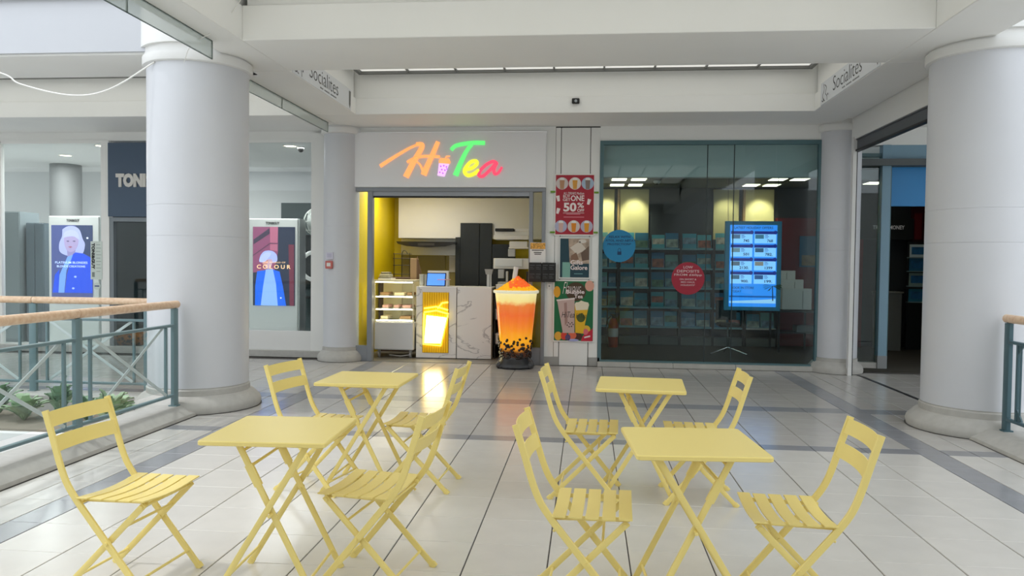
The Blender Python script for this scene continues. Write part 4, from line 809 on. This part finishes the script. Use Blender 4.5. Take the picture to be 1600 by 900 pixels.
for z in (.92, 1.22, 1.5, 1.76): obj('shelf', MB().box(6.03, 6.37, 15.18, 15.3, z - .02, z), mat('rack_clear', '8aa6ad', .3), dr)
for k, z in enumerate((1.76, 1.5, 1.22, .92)):
    t = thing('brochure', (6.2, 15.24, z), f'brochure on the {["top", "second", "third", "lowest"][k]} shelf of the narrow rack in the doorway', 'brochure'); obj('cover', MB().box(6.06, 6.34, 15.24, 15.26, z, z + .24), mat('cover_' + ['cfe2ea', '2b6f96', '8fa8a4', '2c7f9d'][k], ['cfe2ea', '2b6f96', '8fa8a4', '2c7f9d'][k], .4), t); plate('cover_picture', rect(6.09, 6.31, z + .05, z + .19), 15.237, mat('picture_5', '2f74a8', .4, noise=.4), t)
ki = thing('info_kiosk', (5.75, 15.2, 0), 'pale low kiosk cabinet seen through the shop door', 'kiosk'); obj('body', MB().cbox(5.45, 5.85, 15.0, 15.35, .0, 1.08, .01), mat('kiosk_grey', '6b6c66', .5), ki); obj('top', MB().cbox(5.43, 5.87, 14.98, 15.37, 1.08, 1.11, .005), mat('kiosk_top', '84857d', .4), ki)
# glazed return and door of the travel shop on the far right
struct('window_2', MB().box(4.02, 4.5, 12.33, 12.4, 3.24, 3.3).box(4.0, 4.04, 12.33, 12.4, .09, 3.3), TEAL); struct('pane', MB().box(4.04, 4.47, 12.36, 12.37, .09, 3.24), GLASSD)
struct('baseboard_window', MB().cbox(3.6, 4.47, 12.3, 12.45, 0, .09, .006), mat('kerb_grey', 'b5b3ad', .5, noise=.05))
d1 = struct('door_1', MB().cbox(4.45, 4.58, 12.28, 12.42, .0, 3.42, .005).box(4.58, 5.9, 12.3, 12.42, 3.2, 3.42), BLUEF)
struct('door_liner', MB().box(4.58, 4.605, 12.32, 12.42, 0, 3.2).box(4.605, 5.8, 12.32, 12.42, 3.15, 3.2), TEAL, d1); struct('door_foot', MB().box(4.445, 4.585, 12.275, 12.42, 0, .2), mat('foot_grey', '8d9090', .5), d1)
struct('wall_right', MB().box(3.6, 9, 12.3, 12.5, 3.42, 3.7).box(5.8, 9, 12.3, 12.42, 0, 3.5), WHITE2)
ps = thing('door_sign', (5.1, 12.45, 2.5), 'plain bright blue sign panel with a red dot over the shop doorway', 'sign'); obj('panel', MB().cbox(4.62, 5.78, 12.44, 12.48, 2.5, 3.15, .004), mat('door_blue', '1f86c8', .35), ps); plate('logo_dot', disc(5.23, 2.975, .045, n=20), 12.437, mat('logo_red', 'c2203c', .4), ps)
spt = thing('spot_lamp', (4.3, 13.2, 3.0), 'white adjustable spotlight inside the narrow side pane', 'lamp'); obj('arm', MB().tube([(4.36, 13.2, 3.1), (4.36, 13.2, 3.0)], .012, n=8, side=(1, 0, 0)), WHITE, spt); obj('head', MB().tube([(4.36, 13.24, 3.02), (4.36, 13.12, 2.94)], [.045, .065], n=14, side=(1, 0, 0)), mat('lamp_grey', '9b9b9b', .4), spt); obj('lens', MB().tube([(4.36, 13.12, 2.94), (4.36, 13.115, 2.937)], .05, n=14, side=(1, 0, 0)), TRO, spt)

# ------------------------------------------------------------------ hair salon on the left
struct('floor', MB().box(-14, -4.2, 12.2, 17, -.3, .006), mat('salon_floor', 'c9cac8', .3)); struct('wall_back', MB().box(-14, -4.2, 16.5, 16.7, 0, 3.6), mat('salon_back', 'dfe2e2', .6))
struct('wall_right', MB().box(-4.3, -4.2, 12.1, 16.6, 0, 3.6), DGREY); struct('ceiling', MB().box(-14, -4.2, 12.2, 16.6, 3.52, 3.6), mat('salon_ceiling', 'f0f1ef', .6))
struct('wall_front', MB().box(-14, -3.72, 12.08, 12.2, 3.5, 3.7).box(-4.42, -3.7, 12.02, 12.2, 0, 3.6), WHITE2)
w3 = struct('window_3', MB().box(-5.75, -4.4, 12.06, 12.14, 3.46, 3.51).box(-4.42, -4.39, 12.06, 12.14, .42, 3.5).box(-6.43, -6.38, 12.06, 12.14, 0, 3.5), WHITE2); struct('pane', MB().box(-6.38, -4.42, 12.095, 12.105, .42, 3.46), GLASS, w3)
struct('wall_front', MB().cbox(-6.43, -4.4, 12.04, 12.12, .1, .42, .005), WHITE); struct('baseboard_salon', MB().cbox(-14, -4.2, 11.98, 12.14, 0, .11, .006), STONE)
w4 = struct('window_4', MB().box(-9.98, -7.9, 12.06, 12.14, 3.46, 3.51).box(-9.83, -9.79, 12.06, 12.14, .1, 3.5).box(-8.01, -7.87, 12.05, 12.15, 0, 3.5), WHITE2); struct('pane', MB().box(-9.79, -8.01, 12.095, 12.105, .11, 3.46), GLASS, w4); struct('pane', MB().box(-12, -9.83, 12.095, 12.105, .11, 3.46), GLASS, w4)
d2 = struct('door_2', MB().box(-7.87, -7.8, 12.06, 12.14, 0, 2.24).box(-6.5, -6.43, 12.06, 12.14, 0, 2.24).box(-7.8, -6.5, 12.06, 12.14, 2.17, 2.24), mat('door_grey', '7d8489', .4, metal=.3)); struct('door_leaf', MB().box(-7.78, -6.52, 12.1, 12.11, .02, 2.16), GLASSD, d2)
struct('wall_inner', MB().box(-8.0, -6.3, 13.4, 13.5, 0, 3.5).box(-8.0, -7.95, 12.2, 13.4, 0, 3.5), mat('salon_dark', '22282a', .5))
ss = thing('salon_sign', (-7.15, 12.0, 2.25), 'slate blue fascia panel with cream TONI&GUY letters over the salon door', 'sign'); obj('panel', MB().cbox(-7.87, -5.9, 12.02, 12.08, 2.25, 3.46, .004), mat('slate_blue', '43566c', .45), ss)
text('lettering', 'TONI&GUY', -7.72, -6.62, 2.73, 2.955, 12.018, mat('letter_cream', 'd8d5cf', .5), ss, .07, .02)
def pedestal(cx, yy, w, z0, z1, sx0, sx1, sz0, sz1, lab):
    t = thing('display_pedestal', (cx, yy, 0), lab, 'display'); ww = mat('pedestal_white', 'f6f7f4', .3)
    obj('case', MB().cbox(cx - w / 2, cx + w / 2, yy, yy + .16, .02, z1, .015), ww, t); obj('side', MB().box(cx + w / 2, cx + w / 2 + .02, yy + .02, yy + .3, .02, z1), mat('pedestal_grey', 'bfc4c2', .4), t)
    plate('display', rect(sx0, sx1, sz0, sz1), yy - .004, mat('screen_dark', '232b3f', .2, emis=.35), t)
    text('lettering', 'TONI&GUY', cx - .13, cx + .11, z1 - .1, z1 - .055, yy - .003, BLACK, t, .03); return t
E0 = .55
def em(c, e=E0): return mat('scr_' + c, c, .3, emis=e)
def figure(t, F, yy, items):
    for k, (n, c, pts) in enumerate(items): 
        if n in ('hair', 'face', 'fringe', 'hand', 'hair_lock') and k: pts = [(q.x, q.y) for q in smooth([(u, v, 0) for u, v in pts + pts[:1]], 4)[:-1]]
        plate(n, [F(u, v) for u, v in pts], yy - .006 - .0015 * k, em(c), t)
t = pedestal(-8.88, 12.6, .94, .5, 2.29, -9.29, -8.53, .79, 2.13, 'white display stand with a white-haired woman in blue, behind the far railing')
F = lambda u, v: (-9.29 + (u - 118) / 357 * .76, 2.13 - (v - 122) / 678 * 1.34)
figure(t, F, 12.6, [('picture_wall', '44508a', [(118, 122), (475, 122), (475, 800), (118, 800)]), ('picture_shade', '2c3a60', [(330, 122), (475, 122), (475, 420), (380, 420)]),
    ('hair', 'a9b0e2', [(215, 160), (260, 132), (320, 132), (365, 165), (390, 240), (410, 290), (390, 370), (330, 400), (240, 385), (190, 350), (188, 280), (212, 220)]),
    ('neck', '8f86b8', [(255, 340), (330, 330), (320, 400), (260, 410)]), ('face', 'a99bc6', [(230, 215), (290, 190), (350, 225), (352, 290), (325, 340), (285, 358), (250, 335), (232, 280)]), ('fringe', 'b6bbea', [(222, 235), (240, 180), (300, 165), (350, 190), (365, 250), (320, 222), (270, 222)]),
    ('shirt', '6f9df0', [(260, 400), (310, 380), (250, 520), (230, 716), (180, 716), (190, 560)]), ('jacket', '0f49d8', [(310, 375), (330, 360), (400, 370), (455, 400), (475, 440), (475, 716), (235, 716), (255, 560), (275, 480)]), ('jacket', '0f49d8', [(190, 510), (150, 560), (130, 716), (180, 716)]),
    ('eye', '4a4272', [(250, 262), (268, 258), (280, 264), (266, 268)]), ('eye', '4a4272', [(305, 262), (322, 257), (336, 263), (322, 268)]), ('lips', 'a0627f', [(268, 312), (290, 306), (306, 313), (288, 322)]), ('button', '9db8ff', blob(330, 574, 11, 9, 10)), ('button', '9db8ff', blob(312, 676, 11, 9, 10)), ('light_dot', 'dfe8ff', blob(437, 234, 9, 9, 10)), ('base_band', '123a9a', [(118, 770), (475, 770), (475, 800), (118, 800)])])
LB = em('b9cdf5', .8)
text('lettering', 'PLATINUM BLONDES', *[F(u, 0)[0] for u in (160, 440)], F(0, 460)[1], F(0, 440)[1], 12.565, LB, t, .005); text('lettering', 'BLONDE CREATIONS', *[F(u, 0)[0] for u in (175, 420)], F(0, 492)[1], F(0, 474)[1], 12.565, LB, t, .005)
t = pedestal(-5.25, 12.5, .86, .5, 2.26, -5.6, -4.87, .8, 2.12, 'white display stand with the word COLOUR on screen, right of the round column')
F = lambda u, v: (-5.6 + (u - 60) / 318 * .73, 2.12 - (v - 120) / 583 * 1.32)
figure(t, F, 12.5, [('picture_dark', '222b42', [(60, 120), (378, 120), (378, 703), (60, 703)]), ('brick_wall', '8a4a6c', [(60, 120), (250, 120), (250, 300), (225, 440), (60, 460)]), ('brick_pier', 'b0657f', [(190, 120), (250, 120), (245, 250), (245, 300), (190, 290)]),
    ('brick_shadow', '3f3348', [(65, 215), (185, 130), (188, 170), (65, 250)]), ('mortar_line', '5a3550', [(60, 330), (190, 238), (248, 240), (248, 246), (192, 246), (60, 338)]), ('red_pillar', '6b2c40', [(330, 250), (372, 250), (372, 703), (340, 703)]),
    ('hair', 'a8b4ee', [(120, 330), (150, 300), (205, 298), (240, 325), (245, 370), (215, 385), (150, 385), (110, 375)]), ('face', 'c0a3b8', [(150, 365), (205, 360), (205, 400), (190, 428), (165, 428), (150, 400)]), ('hand', 'c08a8a', [(130, 370), (175, 365), (170, 395), (140, 400)]),
    ('jumper', '8db6f5', [(160, 435), (215, 432), (240, 520), (255, 703), (120, 703), (130, 560)]), ('coat', '1566ea', [(160, 440), (95, 450), (80, 560), (78, 703), (122, 703), (140, 560)]), ('coat', '1566ea', [(215, 436), (265, 450), (290, 560), (315, 703), (252, 703), (238, 540)]), ('button', 'dbe6ff', blob(275, 645, 6, 6, 8)), ('hair_lock', 'b7c2f4', [(120, 345), (160, 310), (200, 315), (180, 350), (150, 380), (112, 378)])])
LO = em('f0c596', .8)
text('lettering', 'THE WORLD OF', *[F(u, 0)[0] for u in (140, 312)], F(0, 388)[1], F(0, 377)[1], 12.467, LO, t); text('lettering', 'C O L O U R', *[F(u, 0)[0] for u in (95, 350)], F(0, 430)[1], F(0, 400)[1], 12.467, LO, t, .02)
vn = thing('window_notice', (-8.07, 12.05, 1.21), 'tall white opening hours notice with TONI&GUY running down it', 'notice'); obj('sheet', MB().box(-8.19, -7.99, 12.04, 12.046, 1.21, 1.84), mat('notice_mint', 'd3ddd7', .5), vn)
text('lettering', 'TONI&GUY', -8.17, -8.115, 1.38, 1.81, 12.038, BLACK, vn, .05, rot=1)
for k in range(9): plate('text_line', rect(-8.09, -8.02 + .015 * (k % 2), 1.78 - k * .055, 1.787 - k * .055), 12.038, mat('ink_green', '7d8f86', .5), vn)
plate('small_mark', rect(-8.165, -8.12, 1.25, 1.33), 12.038, mat('ink_grey2', '808a86', .5), vn)
rsn = thing('round_notice', (-8.08, 12.05, 1.05), 'small round grey sticker under the tall notice on the salon window', 'sticker'); plate('disc', disc(-8.08, 1.1, .06, n=24), 12.04, mat('notice_mint', 'd3ddd7', .5), rsn); plate('mark', rect(-8.12, -8.04, 1.09, 1.11), 12.038, mat('ink_blue', '4a5a8a', .5), rsn)
for k, (x, yy, r, lab) in enumerate(((-8.45, 12.75, .1, 'round warm downlight in the salon ceiling nearest the fascia'), (-9.95, 13.9, .1, 'round white downlight deeper in the salon ceiling on the left'), (-5.1, 12.85, .1, 'round warm downlight in the salon ceiling above the right display stand'))):
    t = thing('downlight', (x, yy, 3.52), lab, 'ceiling light'); obj('trim_ring', MB().lathe(x, yy, [(r, 3.522), (r + .025, 3.512), (r + .03, 3.522)], 24, close=False), WHITE, t); obj('lens', MB().lathe(x, yy, [(r, 3.518), (0, 3.514)], 24, close=False), TRO, t)
dc2 = thing('dome_camera', (-4.9, 12.9, 3.5), 'small dark dome camera on the salon ceiling in the right window', 'camera'); obj('base', MB().lathe(-4.93, 12.9, [(.06, 3.52), (.06, 3.48)], 16), WHITE, dc2); obj('dome', MB().ball((-4.93, 12.9, 3.47), .05, 12, 8), BLACK, dc2)
rg = thing('ring_mirror', (-4.7, 12.9, 1.5), 'white ring lamp partly hidden by the right edge of the salon window', 'lamp'); obj('ring', MB().tube([(-4.68 + .24 * math.cos(2 * PI * k / 28), 12.9, 1.47 + .24 * math.sin(2 * PI * k / 28)) for k in range(29)], .035, .025, 10, caps=False), mat('ring_white', 'e9ece9', .3, emis=.15), rg); obj('stand', MB().tube([(-4.68, 12.93, 1.23), (-4.68, 12.93, .02)], .012, n=8, side=(1, 0, 0)), BLACK, rg); obj('stand_foot', MB().cbox(-4.83, -4.53, 12.8, 13.06, .006, .03, .004), BLACK, rg)
gl = thing('lattice_globe', (-4.67, 12.9, 2.23), 'pale lattice globe lamp above the ring in the salon window', 'lamp'); gb = MB()
for k in range(9):
    a = PI * k / 9; gb.tube([(-4.63 + .25 * math.cos(t_) * math.cos(a), 12.95 + .25 * math.cos(t_) * math.sin(a), 2.23 + .25 * math.sin(t_)) for t_ in [2 * PI * q / 24 for q in range(25)]], .006, n=5, caps=False)
for z in (-.15, 0, .15):
    rr = (.25 ** 2 - z * z) ** .5; gb.tube([(-4.63 + rr * math.cos(2 * PI * q / 24), 12.95 + rr * math.sin(2 * PI * q / 24), 2.23 + z) for q in range(25)], .006, n=5, caps=False, side=(0, 0, 1))
obj('lattice', gb, mat('lattice_pale', 'cfd4ce', .5), gl); obj('bulb', MB().ball((-4.63, 12.95, 2.23), .2, 16, 10), mat('globe_grey', 'b4bab6', .5), gl); obj('cord', MB().tube([(-4.63, 12.95, 2.48), (-4.63, 12.95, 3.52)], .005, n=6, side=(1, 0, 0)), BLACK, gl)
struct('column', MB().lathe(-10.95, 15.3, [(.3, 0), (.3, 3.52)], 32), mat('salon_column', '868989', .5))
for k, (x0, x1, yy, z, lab) in enumerate(((-11.3, -10.35, 13.2, 2.4, 'tall grey cabinet at the left edge inside the salon window'), (-10.3, -9.95, 13.3, 2.2, 'slim slate cabinet beside the left display stand'), (-8.6, -8.05, 14.6, 2.35, 'dark slate cabinet behind the tall notice'))):
    t = thing('salon_cabinet', ((x0 + x1) / 2, yy, 0), lab, 'cabinet'); m_ = mat(['cab_grey', 'cab_slate', 'cab_dark'][k], ['7c878a', '55646c', '46545c'][k], .4)
    obj('body', MB().box(x0, x1, yy, yy + .5, 0.006, z), m_, t); h = (x1 - x0) / 2
    for q in range(2): obj('door', MB().cbox(x0 + h * q + .005, x0 + h * (q + 1) - .005, yy - .02, yy, .06, z - .01, .004), m_, t)
wd = thing('styling_station', (-5.6, 15.2, 0), 'dark styling station deep in the right salon window', 'station'); obj('back_panel', MB().box(-6.3, -4.35, 15.4, 15.45, 0.006, 2.75), mat('station_dark', '3f4b4c', .4), wd); obj('shelf', MB().box(-6.2, -4.4, 15.1, 15.4, .8, .84), BLACK, wd); obj('mirror', MB().box(-5.9, -5.1, 15.37, 15.4, 1.0, 2.1), mat('mirror', '9aa5a5', .08, metal=1), wd)
for nm, loc, e, sx in (('salon_light', (-9.0, 13.7, 3.5), 150, 4.0), ('salon_light', (-5.3, 13.4, 3.5), 30, 1.2)):
    l_ = bpy.data.lights.new(nm, 'AREA'); l_.shape = 'RECTANGLE'; l_.size = sx; l_.size_y = 1.8; l_.energy = e; lo = bpy.data.objects.new(nm, l_); lo.location = loc; COL.objects.link(lo)

for x in (-8.85, -5.2):     # unseen spots added to brighten the two display stands
    l_ = bpy.data.lights.new('stand_fill_spot', 'SPOT'); l_.energy = 75; l_.spot_size = 1.3; l_.spot_blend = .7; l_.shadow_soft_size = .08; lo = bpy.data.objects.new('stand_fill_spot', l_)
    lo.location = (x, 12.2, 3.45); lo.rotation_euler = (math.radians(14), 0, 0); COL.objects.link(lo)

# ------------------------------------------------------------------ hanging signs, glass downstands, cable, wall devices
def banner(xf, s, y0, y1, lab, plane):
    t = thing('beam_banner', (xf, (y0 + y1) / 2, 3.65), lab, 'sign'); xa, xb = sorted((xf, xf + s * -.02)); obj('board', MB().cbox(xa, xb, y0, y1, 3.645, 3.93, .004), mat('banner_white', 'd5d8dc', .45), t)
    INKB = mat('ink_black', '1b1b1d', .5); o = xf + s * .001; L = y1 - y0; rev = plane == 'x-'
    def Y(f): return y1 - L * f if rev else y0 + L * f
    text('lettering', 'Socialites', Y(.25), Y(.74), 3.725, 3.90, o, INKB, t, -.012, .001, plane=plane)
    b_ = MB()
    for k in range(16):
        if k not in (3, 9): b_.box(*sorted((o, o + s * .001)), *sorted((Y(.42 + k * .018), Y(.432 + k * .018))), 3.675, 3.692)
    obj('tagline', b_, mat('ink_soft', '55565a', .5), t, kind='stuff')
    def ln(p, r): obj('emblem_stroke', MB().tube(smooth([(o, Y(f), z) for f, z in p], 5), r, .001, 6, (1, 0, 0)), INKB, t)
    ln([(.06, 3.9), (.075, 3.82), (.045, 3.76), (.06, 3.7), (.09, 3.675)], .006); ln([(.085, 3.88), (.12, 3.83), (.10, 3.77), (.13, 3.72), (.135, 3.665)], .006); ln([(.03, 3.7), (.05, 3.68), (.07, 3.71)], .008); obj('emblem_dot', MB().tube([(o, Y(.15), 3.735), (o + s * .001, Y(.15), 3.735)], .014, n=10, side=(0, 1, 0)), INKB, t)
    b_ = MB(); b_.prism([(Y(.955), 3.9), (Y(.99), 3.9), (Y(.985), 3.72), (Y(.97), 3.665), (Y(.955), 3.72)], *sorted((o, o + s * .001)), 'x'); obj('emblem_shield', b_, mat('ink_shield', '5d5e58', .5), t)
banner(-3.295, 1, 8.36, 10.5, 'white Socialites banner on the inner face of the left ceiling beam', 'x+'); banner(2.99, -1, 8.4, 10.45, 'white Socialites banner on the inner face of the right ceiling beam', 'x-')
EDGE = mat('glass_edge', '4e5f5a', .3)
FROST = bpy.data.materials.new('frosted_glass'); FROST.use_nodes = True; _n = FROST.node_tree; _b = _n.nodes['Principled BSDF']; _b.inputs['Base Color'].default_value = hexc('c9d6d2'); _b.inputs['Alpha'].default_value = .45; _b.inputs['Roughness'].default_value = .2
def downstand(x, ys, z0, z1, lab):
    t = thing('smoke_curtain', (x, ys[0], z1), lab, 'glass panel')
    for a, b in zip(ys[:-1], ys[1:]): obj('pane', MB().box(x - .005, x + .005, a + .004, b - .004, z0 + .008, z1), FROST, t); obj('joint', MB().box(x - .006, x + .006, b - .006, b + .004, z0, z1), EDGE, t)
    obj('lower_edge', MB().box(x - .006, x + .006, ys[0], ys[-1], z0, z0 + .005), EDGE, t); obj('upper_channel', MB().box(x - .008, x + .008, ys[0], ys[-1], z1 - .002, z1 + .006), EDGE, t)
downstand(-3.6, [-1.6, .4, 2.2, 4.0, 5.75, 7.12], 3.465, 3.634, 'frosted glass downstand strip along the left beam in front of the column'); downstand(-3.92, [8.5, 9.6, 11.35], 3.495, 3.634, 'glass downstand strip along the left beam behind the column')
kx = 1.0725
cb = MB().tube(smooth([(-7.9, 7.4, 4.0), (-6.9, 7.4, 3.66), (-5.6 * kx, 7.4, 1.54 + 1.77 * kx), (-5.39 * kx, 7.4, 1.54 + 1.66 * kx), (-4.89 * kx, 7.4, 1.54 + 1.55 * kx), (-4.5 * kx, 7.4, 1.54 + 1.6 * kx), (-4.05 * kx, 7.4, 1.54 + 1.85 * kx)], 6), .008, n=6)
tag(obj('hanging_cable', cb, mat('cable_white', 'ecebe6', .5)), 'thin white cable drooping across the upper left to the round column', 'cable')
cb = MB().tube(smooth([(-4.0, 7.34, 3.5), (-3.68, 6.9, 3.55), (-3.43, 6.9, 3.69), (-3.2, 6.9, 3.96), (-3.05, 6.9, 4.19)], 6), .004, n=6)
tag(obj('ceiling_cable', cb, mat('cable_white', 'ecebe6', .5)), 'very thin pale cable rising from the column head into the ceiling coffer', 'cable')
bc = thing('bullet_camera', (-.19, 10.75, 3.78), 'tiny black camera on the bulkhead above the tea shop sign', 'camera'); obj('body', MB().cbox(-.245, -.14, 10.69, 10.75, 3.76, 3.83, .01), BLACK, bc); obj('lens', MB().tube([(-.19, 10.69, 3.79), (-.19, 10.68, 3.79)], .02, n=12, side=(1, 0, 0)), mat('lens_grey', '9aa0a5', .2), bc)
cp = thing('fire_call_point', (-3.95, 11.55, 1.5), 'red and white fire alarm call point on the slim left column', 'alarm'); obj('box', MB().cbox(-4.015, -3.905, 11.53, 11.585, 1.44, 1.56, .006), mat('call_red', 'c96a63', .4), cp); plate('glass', rect(-3.99, -3.93, 1.475, 1.53), 11.527, PAPER, cp)
cs = thing('call_point_sign', (-3.95, 11.56, 1.62), 'small pale instruction card above the fire alarm call point', 'sign'); obj('card', MB().box(-4.01, -3.9, 11.55, 11.575, 1.585, 1.69), mat('card_lilac', 'd5d3e2', .5), cs)
for z in (1.66, 1.64, 1.62): plate('text_line', rect(-3.99, -3.92, z, z + .006), 11.548, mat('ink_lilac', '9a96b8', .5), cs)
